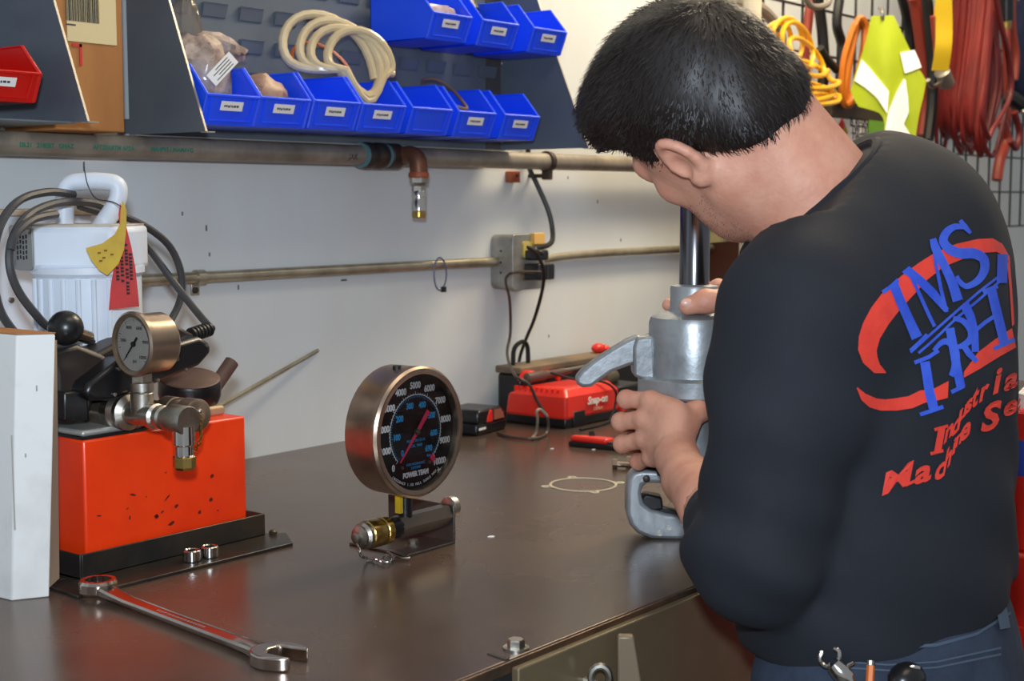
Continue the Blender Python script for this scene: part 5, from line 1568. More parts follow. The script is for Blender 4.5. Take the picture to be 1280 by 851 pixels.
def relax(v, q, n=2, lam=.5):
    """light smoothing of the marching grid"""
    for _ in range(n):
        s_ = np.zeros_like(v); c_ = np.zeros(len(v))
        for a, b in ((0, 1), (1, 2), (2, 3), (3, 0)):
            np.add.at(s_, q[:, a], v[q[:, b]]); np.add.at(s_, q[:, b], v[q[:, a]])
            np.add.at(c_, q[:, a], 1); np.add.at(c_, q[:, b], 1)
        v = v + lam * (s_ / c_[:, None] - v)
    return v, q
# hidden trunk, arms and legs of the same body
FB = Field((1.06, -1.40, .0), (1.80, -.80, 1.50), .014)
FB.ell((1.362, -1.165, 1.08), (.140, .095, .20), k=.05); FB.ell((1.395, -1.14, 1.24), (.15, .10, .13), k=.05)
FB.cap(SHL, SHR, .05, .05, k=.05); FB.cap(COLLAR - CNV * .10, COLLAR - CNV * .03, .06, .05, k=.04)
FB.chain([SHL, EL, EL * .5 + WL * .5], [.05, .042, .034], k=.02); FB.chain([SHR, ER, ER * .4 + WR * .6], [.048, .040, .034], k=.02)
FB.ell((1.352, -1.185, .92), (.125, .09, .13), k=.05)
for s_ in (-1, 1):
    FB.chain([(1.352 + s_ * .09, -1.185, .86), (1.352 + s_ * .10, -1.165, .50), (1.352 + s_ * .11, -1.20, .08)], [.075, .055, .042], k=.03)
    FB.cap((1.352 + s_ * .11, -1.20, .05), (1.352 + s_ * .12, -1.05, .045), .036, .034, k=.03)
person = np_mesh('person', [relax(*f_head().surface()), relax(*f_hand_left().surface()), relax(*f_hand_right().surface()), FB.surface()],
                 M['skin'], None, (1.352, -1.18, 0.0))
tag(person, 'man in a navy sweatshirt and jeans bending over the bench, holding the grey tool', 'person')
sv, sq = f_shirt().surface(); sv, sq = relax(sv, sq, 2, .5)
shirt = np_mesh('sweatshirt', [(sv, sq)], M['shirt'], person); shirt['label'] = 'navy sweatshirt with a red and blue print on the back'
shirt_bvh = BVHTree.FromPolygons([V(p) for p in sv], sq.tolist())
jv, jq = f_jeans().surface(); jv, jq = relax(jv, jq, 2, .5)
jeans = np_mesh('jeans', [(jv, jq)], M['jeans'], person)
jeans_bvh = BVHTree.FromPolygons([V(p) for p in jv], jq.tolist())
hv, hq = f_hair().surface(); hv, hq = relax(hv, hq, 1, .4)
hair = np_mesh('hair', [(hv, hq)], M['hair'], person); hair['label'] = 'short dark brown hair'
# boots
for s_ in (-1, 1):
    mb = MB().sphere((1.352 + s_ * .115, -1.13, .055), (.055, .135, .058), 18)
    mb.v = [V((p.x, p.y, max(p.z, .0))) for p in mb.v]
    mb.build('boot', M['black'], person)

# short strands that follow the growth from the whorl
rs = np.random.RandomState(11)
fc = hv[hq].mean(1); e1 = hv[hq[:, 2]] - hv[hq[:, 0]]; e2 = hv[hq[:, 3]] - hv[hq[:, 1]]
fn = np.cross(e1, e2); fa = np.linalg.norm(fn, axis=1); fn /= fa[:, None]
out = fc - HC
fn *= np.sign((fn * out).sum(1))[:, None]
N = 15000
pick = rs.choice(len(fc), N, p=fa / fa.sum())
P = fc[pick] + rs.normal(size=(N, 3)) * .0015; Nn = fn[pick]
ql = (P - HC) @ HR; ql[:, 2] += .03
WH = np.array((.012, -.078, .082))                      # the whorl
fl = (ql - WH)
ang = .5 * np.exp(-np.linalg.norm(fl, axis=1) / .04)
swirl = np.cross(fl, np.array((0, -.6, .8)))
fl = fl / np.linalg.norm(fl, axis=1)[:, None] + swirl / (np.linalg.norm(swirl, axis=1)[:, None] + 1e-6) * ang[:, None] * 1.5
fl = fl @ HR.T + rs.normal(size=(N, 3)) * .16
fl -= Nn * (fl * Nn).sum(1)[:, None]; fl /= np.linalg.norm(fl, axis=1)[:, None]
Ln = rs.uniform(.011, .022, N)[:, None]
lift = rs.uniform(.03, .15, N)[:, None]
edge = (ql[:, 2] - hairline(ql[:, 1]) < .012)
Ln[edge] *= .45; lift[edge] *= .5
side = np.cross(fl, Nn) * rs.uniform(.00035, .0007, N)[:, None]
p0 = P - Nn * .002; p1 = P + fl * Ln * .5 + Nn * Ln * lift * .8; p2 = P + fl * Ln + Nn * Ln * lift * .55
vs = np.stack([p0 - side, p0 + side, p1 + side * .8, p1 - side * .8, p2], 1).reshape(-1, 3)
b_ = np.arange(N) * 5
me = bpy.data.meshes.new('hair_strands')
me.from_pydata((vs - np.array(person.location)).tolist(), [], np.stack([b_, b_ + 1, b_ + 2, b_ + 3], 1).tolist() + np.stack([b_ + 3, b_ + 2, b_ + 4], 1).tolist())
me.materials.append(M['hair'])
so = bpy.data.objects.new('hair_strands', me); COL.objects.link(so); so.parent = hair; so['kind'] = 'stuff'
# stubble on the jaw and neckline
pv = []
hvv, hqq = f_head(.004).surface()
ctr = hvv[hqq].mean(1); nrm_ = np.cross(hvv[hqq[:, 2]] - hvv[hqq[:, 0]], hvv[hqq[:, 3]] - hvv[hqq[:, 1]]); nrm_ /= np.linalg.norm(nrm_, axis=1)[:, None]
lq = (ctr - HC) @ HR; lq[:, 2] += .03
okm = ((lq[:, 2] < -.045) & (lq[:, 1] > .0) & (lq[:, 2] > -.12) & (lq[:, 1] > .012 - (lq[:, 2] + .05) * .0))
idx_ = np.nonzero(okm)[0]
pk_ = rs.choice(idx_, 4200)
Pp = ctr[pk_] + rs.normal(size=(4200, 3)) * .0018; Np = nrm_[pk_]
dn = (-hU * .8 + rs.normal(size=(4200, 3)) * .5); dn -= Np * (dn * Np).sum(1)[:, None]; dn /= np.linalg.norm(dn, axis=1)[:, None]
sd_ = np.cross(dn, Np) * .0002
tipp = Pp + dn * .0014 + Np * .0007
vs = np.stack([Pp - sd_ - Np * .001, Pp + sd_ - Np * .001, tipp], 1).reshape(-1, 3)
b_ = np.arange(4200) * 3
me = bpy.data.meshes.new('stubble'); me.from_pydata((vs - np.array(person.location)).tolist(), [], np.stack([b_, b_ + 1, b_ + 2], 1).tolist())
me.materials.append(M['hair'])
so = bpy.data.objects.new('stubble', me); COL.objects.link(so); so.parent = person; so['kind'] = 'stuff'

# ---- things that lie on a surface: thrown onto it along a line of sight
def cast(bvh, x, y, off=.0008):
    d = ray(x, y).normalized()
    hit = bvh.ray_cast(CAM, d)
    if hit[0] is None: return None
    n = hit[1]
    if n.dot(d) > 0: n = -n
    return hit[0] + n * off
def strip(mb, bvh, L, R_, off=.0008, across=3, step=4.0):
    """cloth print between two picture-space edges L and R_ (same length)"""
    def dens(pts, n):
        out = []
        for i in range(len(pts) - 1):
            for k in range(n[i]): out.append((pts[i][0] + (pts[i + 1][0] - pts[i][0]) * k / n[i], pts[i][1] + (pts[i + 1][1] - pts[i][1]) * k / n[i]))
        return out + [pts[-1]]
    n = [max(1, int(max(math.dist(L[i], L[i + 1]), math.dist(R_[i], R_[i + 1])) / step)) for i in range(len(L) - 1)]
    L, R_ = dens(L, n), dens(R_, n)
    rows_ = [[cast(bvh, a[0] + (b[0] - a[0]) * j / across, a[1] + (b[1] - a[1]) * j / across, off) for j in range(across + 1)] for a, b in zip(L, R_)]
    for i in range(len(rows_) - 1):
        for j in range(across):
            q = [rows_[i][j], rows_[i][j + 1], rows_[i + 1][j + 1], rows_[i + 1][j]]
            if all(p is not None for p in q) and max((q[0] - q[2]).length, (q[1] - q[3]).length) < .03: mb.add(q, [(0, 1, 2, 3)])
def stroke(mb, bvh, pts, wd, off=.0012):
    if len(pts) > 4:                                    # round the curved letters
        ws = wd if hasattr(wd, '__len__') else [wd] * len(pts)
        C3 = catmull([V((p[0], p[1], q)) for p, q in zip(pts, ws)], 4)
        pts = [(p.x, p.y) for p in C3]; wd = [p.z for p in C3]
    n = len(pts); L = []; R_ = []
    for i in range(n):
        a, b = pts[max(i - 1, 0)], pts[min(i + 1, n - 1)]
        dx, dy = b[0] - a[0], b[1] - a[1]; l = math.hypot(dx, dy) or 1
        w_ = (wd[i] if hasattr(wd, '__len__') else wd) / 2
        L.append((pts[i][0] - dy / l * w_, pts[i][1] + dx / l * w_)); R_.append((pts[i][0] + dy / l * w_, pts[i][1] - dx / l * w_))
    strip(mb, bvh, L, R_, off)
S_ = shirt_bvh
mb = MB()
strip(mb, S_, [(1107, 466), (1092, 466), (1078, 453), (1072, 437), (1073, 420), (1078, 404), (1088, 385), (1104, 364), (1126, 345), (1149, 328), (1170, 315), (1195, 305), (1221, 299), (1240, 298), (1252, 305), (1261, 321)],
      [(1106, 464), (1099, 455), (1096, 446), (1095, 438), (1099, 423), (1110, 405), (1124, 387), (1140, 370), (1157, 351), (1178, 334), (1195, 327), (1212, 320), (1230, 316), (1245, 315), (1256, 321), (1262, 330)])
mb.build('printed_swoosh', M['print_red'], shirt)
mb = MB()
strip(mb, S_, [(1070, 485), (1076, 500), (1086, 509), (1100, 513), (1121, 513), (1140, 510), (1156, 503), (1173, 500), (1184, 497)],
      [(1071, 484), (1081, 492), (1095, 498), (1106, 499), (1116, 498), (1135, 495), (1149, 488), (1166, 486), (1185, 476)])
strip(mb, S_, [(1204, 472), (1224, 461), (1248, 446), (1269, 434)], [(1204, 465), (1222, 440), (1243, 424), (1264, 410)])
strip(mb, S_, [(1261, 322), (1264, 360), (1267, 405)], [(1258, 330), (1261, 362), (1264, 408)])
mb.build('printed_swoosh', M['print_red'], shirt)
B = MB()
for pts, wd in (
    ([(1102, 366), (1112, 359), (1122, 350)], 5), ([(1116, 356), (1124, 376), (1134, 398), (1145, 422)], [12, 12, 12, 14]), ([(1137, 438), (1148, 428), (1158, 418)], 5),      # I
    ([(1128, 342), (1137, 335)], 5), ([(1138, 346), (1150, 372), (1160, 394), (1167, 408)], 4.5), ([(1133, 338), (1150, 352), (1166, 368), (1182, 388)], [11, 11, 11, 7]),
    ([(1182, 390), (1175, 362), (1169, 332), (1166, 306)], 4.5), ([(1165, 299), (1169, 312), (1180, 334), (1189, 354), (1196, 376)], [8, 11, 11, 12, 13]),                            # M
    ([(1212, 292), (1205, 284), (1199, 276)], [4, 7, 5]), ([(1203, 284), (1192, 284), (1182, 291), (1178, 302), (1186, 312), (1200, 317), (1216, 317), (1228, 324), (1229, 338), (1221, 351), (1207, 358), (1198, 352), (1195, 345)], [6, 8, 10, 11, 12, 13, 13, 12, 11, 9, 7, 6, 4]),   # S
    ([(1137, 440), (1165, 415), (1190, 393), (1220, 367), (1247, 346)], 3.2), ([(1147, 441), (1170, 421), (1193, 399), (1222, 375), (1247, 353)], 3.2),                               # double bar
    ([(1252, 318), (1251, 354)], 13),
    ([(1142, 453), (1160, 446), (1172, 438)], 5), ([(1155, 452), (1158, 470), (1161, 490), (1166, 510)], 12), ([(1149, 518), (1164, 513), (1178, 508)], 5),
    ([(1166, 438), (1176, 428), (1186, 428), (1193, 440), (1193, 458), (1188, 470)], [5, 7, 9, 10, 10, 7]),                                                                          # D
    ([(1186, 410), (1190, 432), (1195, 460), (1200, 484)], 11), ([(1188, 490), (1204, 482)], 5),
    ([(1190, 398), (1202, 401), (1212, 412), (1212, 424), (1202, 432), (1194, 434)], [6, 7, 9, 9, 7, 5]), ([(1202, 430), (1210, 442), (1220, 452)], [7, 8, 6]),                       # R
    ([(1204, 380), (1212, 396), (1217, 415), (1218, 440)], [12, 11, 9, 9]), ([(1218, 413), (1230, 403), (1242, 395)], 5),
    ([(1227, 365), (1246, 358)], 5), ([(1238, 363), (1243, 384), (1249, 408), (1254, 428)], 12), ([(1241, 436), (1254, 430), (1267, 424)], 5)):                                        # H
    stroke(B, S_, pts, wd)
B.build('printed_monogram', M['print_blue'], shirt)
def letter(mb, ch, x0, x1, y0, y1, tilt=.5, shear=.18):
    vs, fs = text_geo(ch, 1.0, 0.0, .035)
    xs = [p[0] for p in vs]; ys = [p[1] for p in vs]
    out = []
    for p in vs:
        u_ = (p[0] - min(xs)) / max(max(xs) - min(xs), 1e-6); v_ = (p[1] - min(ys)) / max(max(ys) - min(ys), 1e-6)
        out.append(cast(S_, x0 + (x1 - x0) * u_ + shear * (v_ - .5) * (y1 - y0), y1 - (y1 - y0) * v_ - tilt * (u_ - .5) * (x1 - x0), .0022))
    fs = [f for f in fs if all(out[i] is not None for i in f)]
    if fs: mb.add([p if p is not None else V() for p in out], fs)
mb = MB()
for ch, x0, x1, y0, y1, tl_ in (('I', 1168, 1177, 534, 566, .2), ('n', 1179, 1189, 531, 550, 1.2), ('d', 1188, 1199, 515, 543, 1.2), ('u', 1197, 1206, 507, 524, 1.1), ('s', 1204, 1213, 498, 516, .9), ('t', 1213, 1221, 484, 509, .8),
                               ('r', 1223, 1233, 481, 500, .7), ('i', 1241, 1248, 460, 492, .4), ('a', 1253, 1270, 466, 487, .45)):
    mb = MB(); letter(mb, ch, x0, x1, y0, y1, tl_)
    if ch == 'I':
        stroke(mb, S_, [(1162, 567), (1178, 563)], 4); stroke(mb, S_, [(1167, 537), (1184, 532)], 4)
    if mb.f: mb.build('printed_letter', M['print_red'], shirt, smooth=0)
for ch, x0, x1, y0, y1, tl_ in (('M', 1104, 1138, 582, 612, .45), ('a', 1142, 1163, 581, 603, .3), ('c', 1167, 1180, 578, 599, .6), ('h', 1179, 1188, 555, 587, 1.5), ('i', 1189, 1193, 546, 568, .8), ('n', 1193, 1200, 541, 557, 1.0), ('e', 1198, 1211, 528, 550, .8),
                               ('', 0, 0, 0, 0, 0), ('S', 1226, 1248, 501, 538, .35), ('e', 1252, 1269, 500, 519, .4), ('r', 1270, 1278, 494, 512, .4)):
    if not ch: continue
    mb = MB(); letter(mb, ch, x0, x1, y0, y1, tl_)
    if ch == 'M': stroke(mb, S_, [(1130, 606), (1143, 600)], 3.5, .002)
    if mb.f: mb.build('printed_letter', M['print_red'], shirt, smooth=0)
# collar rib, cuff rib and hem rib
pc = COLLAR
c_u = RGT - CNV * (RGT @ CNV); c_u /= np.linalg.norm(c_u); c_v = np.cross(CNV, c_u)
ring_ = []
for k in range(40):
    t = 2 * PI * k / 40
    dv = c_u * math.cos(t) + c_v * math.sin(t)
    org = V(pc - CNV * .004)
    hit = shirt_bvh.ray_cast(org + V(dv) * .2, V(-dv))
    r_ = (hit[0] - org).length if hit[0] is not None and (hit[0] - org).length < .11 else .072
    ring_.append(min(max(r_, .055), .095))
for _ in range(4): ring_ = [(ring_[k - 1] + ring_[k] * 2 + ring_[(k + 1) % 40]) / 4 for k in range(40)]
mb = MB()
pts = [V(pc - CNV * .003 + (c_u * math.cos(2 * PI * k / 40) + c_v * math.sin(2 * PI * k / 40)) * (ring_[k] - .0035)) for k in range(40)]
mb.tube(pts, .0065, 10, True).build('collar_rib', M['shirt'], shirt)
cw = EL * .70 + WL * .30; cd_ = (WL - EL) / np.linalg.norm(WL - EL)
MB().lathe([(.040, -.012), (.0445, -.006), (.042, .012), (.0425, .024), (.039, .028), (.034, .024)], frame(cw, cd_), 28, cap=False).build('cuff_rib', M['shirt'], shirt)

# ---- jeans: waistband, loops, seams; what hangs at the belt
J_ = jeans_bvh
mb = MB()
for off_, y0 in ((0, 0),):
    strip(mb, J_, [(966, 792), (1000, 800), (1050, 806), (1110, 808), (1170, 804), (1220, 790), (1262, 764)], [(966, 796), (1000, 804), (1050, 810), (1110, 812), (1170, 808), (1220, 794), (1262, 768)], .0012, 1)
    strip(mb, J_, [(1005, 818), (1050, 826), (1110, 830), (1170, 826), (1250, 808)], [(1005, 820), (1050, 828), (1110, 832), (1170, 828), (1250, 811)], .0012, 1)
    strip(mb, J_, [(1005, 825), (1050, 833), (1110, 837), (1170, 833), (1250, 816)], [(1005, 827), (1050, 835), (1110, 839), (1170, 835), (1250, 819)], .0012, 1)
mb.build('stitched_seam', M['seam'], jeans)
for pts in ([(1035, 784), (1035, 812)], [(1246, 756), (1252, 786)]):
    mb = MB(); stroke(mb, J_, pts, 13, .004); mb.build('belt_loop', M['seam'], jeans)
def jp(x, y, off): 
    hits = [p for p in (cast(J_, x, y, off), cast(S_, x, y, off)) if p is not None]     # on whichever cloth lies outside
    return min(hits, key=lambda p: (p - CAM).length) if hits else at(x, y, 1.36)
cb_ = thing('carabiner', jp(1046, 835, .008), 'bright snap hook clipped to the belt loop of the jeans', 'snap hook')
MB().tube(catmull([jp(1029, 808, .008), jp(1028, 816, .012), jp(1034, 823, .012), jp(1042, 823, .012), jp(1048, 817, .012), jp(1048, 808, .010), jp(1043, 806, .008)], 5), .0022, 8).build('hook', M['chrome'], cb_)
mb = MB(); q0, q1 = jp(1040, 818, .012), jp(1056, 846, .014)
mb.lathe([(.004, 0), (.0085, .004), (.0095, .012), (.0085, .020), (.005, .026)], frame(q0, q1 - q0), 16).build('hook_body', M['chrome'], cb_)
MB().cyl(jp(1052, 826, .014), jp(1065, 818, .014), .0028, .0018, 10).build('thumb_lever', M['chrome'], cb_)
MB().tube(catmull([q1, jp(1062, 850, .014), jp(1066, 862, .014)], 5), .003, 8).build('key_ring', M['zinc'], cb_)
a, b = jp(1086, 826, .008), jp(1084, 880, .008)
pc_ = thing('pencil', b, 'orange pencil standing in the back pocket of the jeans', 'pencil')
MB().cyl(b, a, .0036, n=6).build('shaft', M['orange_pen'], pc_, smooth=20)
MB().cyl(a, a + (a - b).normalized() * .004, .0038, n=10).build('pencil_end', M['zinc'], pc_)
a = jp(1128, 848, .010)
cl_ = thing('pocket_tool', a - V((0, 0, .02)), 'black tool with a bright clip tucked in the back pocket of the jeans', 'tool')
MB().sphere(a, (.022, .016, .014), 18).build('body', M['blackp'], cl_)
MB().tube(catmull([jp(1108, 852, .012), jp(1115, 842, .016), jp(1128, 836, .020), jp(1136, 836, .020)], 5), .002, 8).build('clip', M['chrome'], cl_)
# nail of the right thumb
p = at(859, 378.5, 1.7255)
MB().sphere(p, (.0075, .0022, .0052), 14, frame((0, 0, 0), UP, RIGHT)).build('thumb_nail', M['nail'], person)
# ================================================================== background along the wall
GYW = -.07
wg = thing('wire_grid', (4.3, GYW, 1.2), 'black wire grid panel on the far stretch of the wall', 'wire grid')
ZC = on_y(1050, 128, -.13).z + .012                     # the cabinet stands in front of the grid's lower corner
protos = {}
def wire_at(key, p0, p1, shift):
    if key not in protos: protos[key] = MB().cyl(p0, p1, .0035, n=6).build('wire', M['wire'], wg)
    else:
        o = bpy.data.objects.new('wire', protos[key].data); COL.objects.link(o); o.parent = wg; o.location = shift
for k in range(26):
    x = 3.12 + k * .1016
    lo_ = ZC if x < 3.80 else 1.25
    key = 'short' if x < 3.80 else 'long'
    xr = 3.12 if key == 'short' else 3.12 + 7 * .1016
    wire_at(key, (xr, GYW, lo_), (xr, GYW, 2.05), (x - xr, 0, 0))
for k in range(8):
    z = 1.25 + k * .114
    key = 'part' if z < ZC else 'full'
    zr = 1.25 if key == 'part' else z
    if key == 'full' and 'zfull' not in protos: protos['zfull'] = z
    if key == 'full': zr = protos['zfull']
    wire_at(key, (3.80 if key == 'part' else 3.1, GYW - .005, zr), (5.70, GYW - .005, zr), (0, 0, z - zr))
for xx, zz in ((3.9, 1.3), (3.2, 2.0), (5.6, 2.0), (5.6, 1.3)):
    MB().cyl((xx, GYW, zz), (xx, -.002, zz), .006, n=8).build('stand_off', M['wire'], wg)

def B(x, y, Y=-.12): return on_y(x, y, Y)
p = B(940, 20, -.16)
po = thing('white_post', (p.x, -.16, .92), 'pale upright pipe post behind the man\'s head', 'post')
MB().cyl((p.x, -.16, .92), (p.x, -.16, 2.1), .021, n=20).build('tube', mat('cream_pipe', (214, 206, 186), .4), po)
MB().lathe([(.03, 0), (.03, .008), (.022, .010)], Matrix.Translation((p.x, -.16, .92)), 20).build('foot_flange', M['zinc'], po)
tag(MB().tube(catmull([B(880, 4, -.10), B(910, 2, -.10), B(945, 8, -.10), B(965, 25, -.1), B(975, 45, -.1), B(978, 80, -.1)], 6), .015, 10).build('grey_hose', mat('grey_hose', (128, 120, 110), .5)), 'grey hose looped behind the pale post', 'hose')
tag(MB().tube(catmull([B(1006, -5, -.168), B(1012, 6, -.168), B(1022, 9, -.168), B(1034, 5, -.168), B(1038, -5, -.168)], 5), .008, 8).build('grey_cable', mat('grey_cable', (120, 112, 104), .5)), 'grey cable loop hanging over the wire grid', 'cable')
# yellow coiled air hose
pts = []
ells = [((958, 66), 12, 20, 35), ((968, 55), 14, 23, 18), ((982, 51), 15, 25, 2), ((996, 50), 14, 25, -14), ((1008, 60), 12, 24, -38), ((1018, 78), 10, 22, -66), ((1024, 98), 7, 28, -82), ((1020, 117), 6, 26, -96), ((1030, 126), 4, 22, -92)]
for k, ((cx, cy), rx, ry, a) in enumerate(ells):
    a = math.radians(a)
    for j in range(14):
        t = -PI / 2 - 2 * PI * j / 14
        f_ = j / 14
        ex, ey_ = rx * 1.1 * math.cos(t), -ry * 1.12 * math.sin(t)
        nx = ells[min(k + 1, len(ells) - 1)][0]
        mx_, my_ = cx + (nx[0] - cx) * f_, cy + (nx[1] - cy) * f_
        pts.append(B(mx_ - 6 + ex * math.cos(a) - ey_ * math.sin(a), my_ + ex * math.sin(a) + ey_ * math.cos(a), -.238 + .03 * math.cos(t)))
tag(MB().tube(catmull(pts, 2), .0058, 8).build('coiled_hose', M['hose_yellow']), 'yellow coiled air hose hung on the wire grid', 'hose')
# orange cords in hanging loops
rr_ = random.Random(3)
pts = []
for k in range(6):
    w_ = 10 + rr_.uniform(-3, 4)
    for j in range(12):
        t = 2 * PI * j / 12
        pts.append(B(1068 + w_ * math.sin(t) + rr_.uniform(-1, 1) - (k - 3) * .8 + 9 * -math.cos(t) * -1, 78 - 54 * math.cos(t) + rr_.uniform(-2, 2), -.155 - .006 * k))
tag(MB().tube(catmull(pts, 3), .0075, 7).build('extension_cord', M['hose_orange']), 'orange extension cord hung in long loops behind the vest', 'cord')
tag(MB().tube(catmull([B(1025, 60, -.170), B(1033, 73, -.170), B(1041, 82, -.170), B(1046, 88, -.170)], 5), .010, 8).build('black_strap', M['black']), 'black strap slanting from the yellow hose to the vest', 'strap')
for i, (pth, r, m_, nm, lab) in enumerate((
    ([(1014, -5), (1010, 30), (1006, 70), (1010, 110), (1016, 135)], .012, 'strap_red', 'red_hose', 'dull red hose hanging behind the yellow coil'),
    ([(1022, -5), (1028, 40), (1030, 90), (1024, 130)], .014, 'black', 'black_hose', 'black hose hanging behind the yellow coil'),
    ([(1050, -5), (1046, 30), (1052, 60), (1048, 120)], .013, 'black', 'black_hose', 'black hose hanging between the yellow coil and the orange cord'),
    ([(1128, -5), (1136, 30), (1140, 70), (1150, 120), (1156, 170)], .016, 'black', 'black_hose', 'black hose hanging behind the vest shoulder'),
    ([(1142, -5), (1146, 10), (1152, 50), (1156, 90), (1158, 130), (1154, 170)], .020, 'strap_red', 'red_hose', 'thick rust-red hose hanging beside the vest'),
    ([(1158, -5), (1162, 30), (1166, 80), (1165, 130), (1160, 175)], .016, 'black', 'black_hose', 'black hose hanging between the red hose and the yellow strap'),
    ([(1174, -5), (1170, 40), (1172, 70), (1178, 88)], .010, 'hose_yellow', 'yellow_hose', 'thin yellow hose hanging beside the yellow strap'),
    ([(1168, 20), (1172, 60), (1178, 92)], .012, 'strap_red', 'red_hose', 'short rust-red hose that ends in the pale connector'),
)):
    tag(MB().tube(catmull([B(x_, y_, (-.105, -.139, -.100, -.105, -.148, -.190, -.222, -.252)[i]) for x_, y_ in pth], 6), r, 8).build(nm, M[m_]), lab, 'hose', 'hoses hung on the wire grid')
# yellow webbing strap and the connector below it
pts = catmull([B(1179, -10, -.34), B(1180, 30, -.34), B(1179, 60, -.34), B(1175, 88, -.33)], 6)
tag(MB().ribbon(pts, (RIGHT * .042), .004).build('yellow_strap', mat('yellow_webbing', (214, 180, 18), .6)), 'flat yellow webbing strap hanging beside the red cables', 'strap')
cc = thing('hose_connector', B(1183, 112, -.33), 'pale hose connector hanging below the yellow strap', 'connector')
MB().lathe([(.012, 0), (.020, .004), (.020, .05), (.016, .055)], frame(B(1177, 88, -.33), B(1187, 112, -.33) - B(1177, 88, -.33)), 16).build('body', mat('grey_connector', (150, 142, 130), .4, .3), cc)
MB().tube(catmull([B(1160, 100, -.33), B(1165, 108, -.33), B(1172, 106, -.33), B(1180, 100, -.33)], 5), .006, 8).build('latch', M['zinc'], cc)
# bundle of red cables: each hanging strand is its own cable
rr_ = random.Random(8)
for k in range(30):
    x0 = 1190 + k * 1.85 + rr_.uniform(-3, 3)
    sway = rr_.uniform(-10, 16); bot = 165 + rr_.uniform(-20, 20)
    pth = [(x0, -12), (x0 + sway * .3 + 4, 30), (x0 + sway * .8 + 8, 75), (x0 + sway + 6, 120), (x0 + sway * .5 - 4 + rr_.uniform(-6, 6), bot), (x0 + sway * .5 - 14, bot + 8), (x0 + sway * .2 - 18, bot - 22), (x0 + sway * .2 - 12, 90), (x0 - 4, 20), (x0 - 2, -12)]
    dep = -.118 - .0134 * k
    tag(MB().tube(catmull([B(x_, y_, dep) for j, (x_, y_) in enumerate(pth)], 5), .0064, 6).build('red_cable', M['hose_red']),
        'red rubber cable hanging in a thick bundle beside the yellow strap', 'cable', 'bundle of red cables on the wire grid')
for i, (pth, r, m_, lab) in enumerate((
    ([(1258, 30), (1257, 45), (1258, 60), (1260, 110), (1258, 160)], .014, 'strap_red', 'orange-red hose hanging beside the bundle of red cables'),
    ([(1265, -10), (1265, 15), (1266, 38), (1270, 70), (1268, 100)], .012, 'strap_red', 'orange-red hose that ends short beside the dark blue jacket'),
    ([(1252, 150), (1258, 175), (1250, 200), (1246, 225)], .016, 'strap_red', 'bent orange-red hose below the bundle of red cables'),
    ([(1268, 140), (1274, 165), (1270, 185), (1262, 175)], .010, 'hose_red', 'thin red hose loop below the black clamp'))):
    tag(MB().tube(catmull([B(x_, y_, (-.19, -.185, -.235, -.28)[i]) for x_, y_ in pth], 6), r, 8).build('red_hose', M[m_]), lab, 'hose', 'red hoses at the end of the grid')
cp_ = thing('hose_coupling', B(1258, 35, -.19), 'black and brass hose coupling on the orange-red hose', 'coupling')
MB().cyl(B(1258, -14, -.19), B(1258, 26, -.19), .022, n=14).build('sleeve', M['blackp'], cp_)
MB().cyl(B(1258, 24, -.19), B(1257.5, 36, -.19), .015, n=14).build('ferrule', M['yzinc'], cp_)
ck_ = thing('black_clamp', B(1268, 130, -.24), 'black clamp arm sticking out beside the red cables', 'clamp')
MB().tube(catmull([B(1256, 120, -.22), B(1266, 124, -.24), B(1278, 132, -.26), B(1290, 136, -.26)], 5), .024, 10).build('arm', M['blackp'], ck_)
MB().sphere(B(1280, 140, -.29), .010, 10).build('bolt', M['zinc'], ck_)
# dark blue jacket at the edge
jk = MB()
f_ = [B(x_, y_, -.125) for x_, y_ in ((1284, -5), (1272, 10), (1267, 40), (1266, 80), (1268, 118), (1284, 130), (1310, 130), (1310, -5))]
jk.prism([(p.x, p.z) for p in reversed(f_)], .03, frame((0, -.125, 0), (0, -1, 0), (1, 0, 0)), -.03)
tag(jk.build('jacket', mat('dark_blue_cloth', (20, 30, 62), .8), bevel=.02), 'dark blue jacket hung at the far end of the grid', 'jacket')

# ------------------------------------------------------------------ high visibility vest on the grid
VD = 3.50
ve = thing('safety_vest', at(1108, 168, VD), 'yellow-green high-visibility vest with silver stripes hung on the grid', 'vest')
def vp(x, y, o_=0.0):
    fold = .010 * math.cos((x - 1110) / 9.0) * min(1, max(0, (y - 20) / 60))
    return at(x, y, VD - .02 - fold - o_)
def cloth(outline, name, m_, o_, parent, nst=10):
    """outline given as left and right edges, top to bottom; folds run down the cloth; real thickness"""
    Lf, Rt = outline
    def smp(E_, t):
        f = t * (len(E_) - 1); i = min(int(f), len(E_) - 2); f -= i
        return (E_[i][0] + (E_[i + 1][0] - E_[i][0]) * f, E_[i][1] + (E_[i + 1][1] - E_[i][1]) * f)
    nr = 16; vs = []; fs = []
    for back in (0, 1):
        for i in range(nr + 1):
            a_, b_ = smp(Lf, i / nr), smp(Rt, i / nr)
            for j in range(nst + 1):
                vs.append(vp(a_[0] + (b_[0] - a_[0]) * j / nst, a_[1] + (b_[1] - a_[1]) * j / nst, o_ - back * (.004 if o_ else .018)))
    w_ = nst + 1; K_ = (nr + 1) * w_
    for i in range(nr):
        for j in range(nst):
            q = (i * w_ + j, i * w_ + j + 1, (i + 1) * w_ + j + 1, (i + 1) * w_ + j)
            fs += [q, tuple(K_ + t for t in reversed(q))]
    for i in range(nr):
        for j in (0, nst): a_ = i * w_ + j; fs.append((a_, a_ + w_, K_ + a_ + w_, K_ + a_))
    for j in range(nst):
        for i in (0, nr): a_ = i * w_ + j; fs.append((a_, a_ + 1, K_ + a_ + 1, K_ + a_))
    return MB().add(vs, fs).build(name, m_, parent, smooth=50)
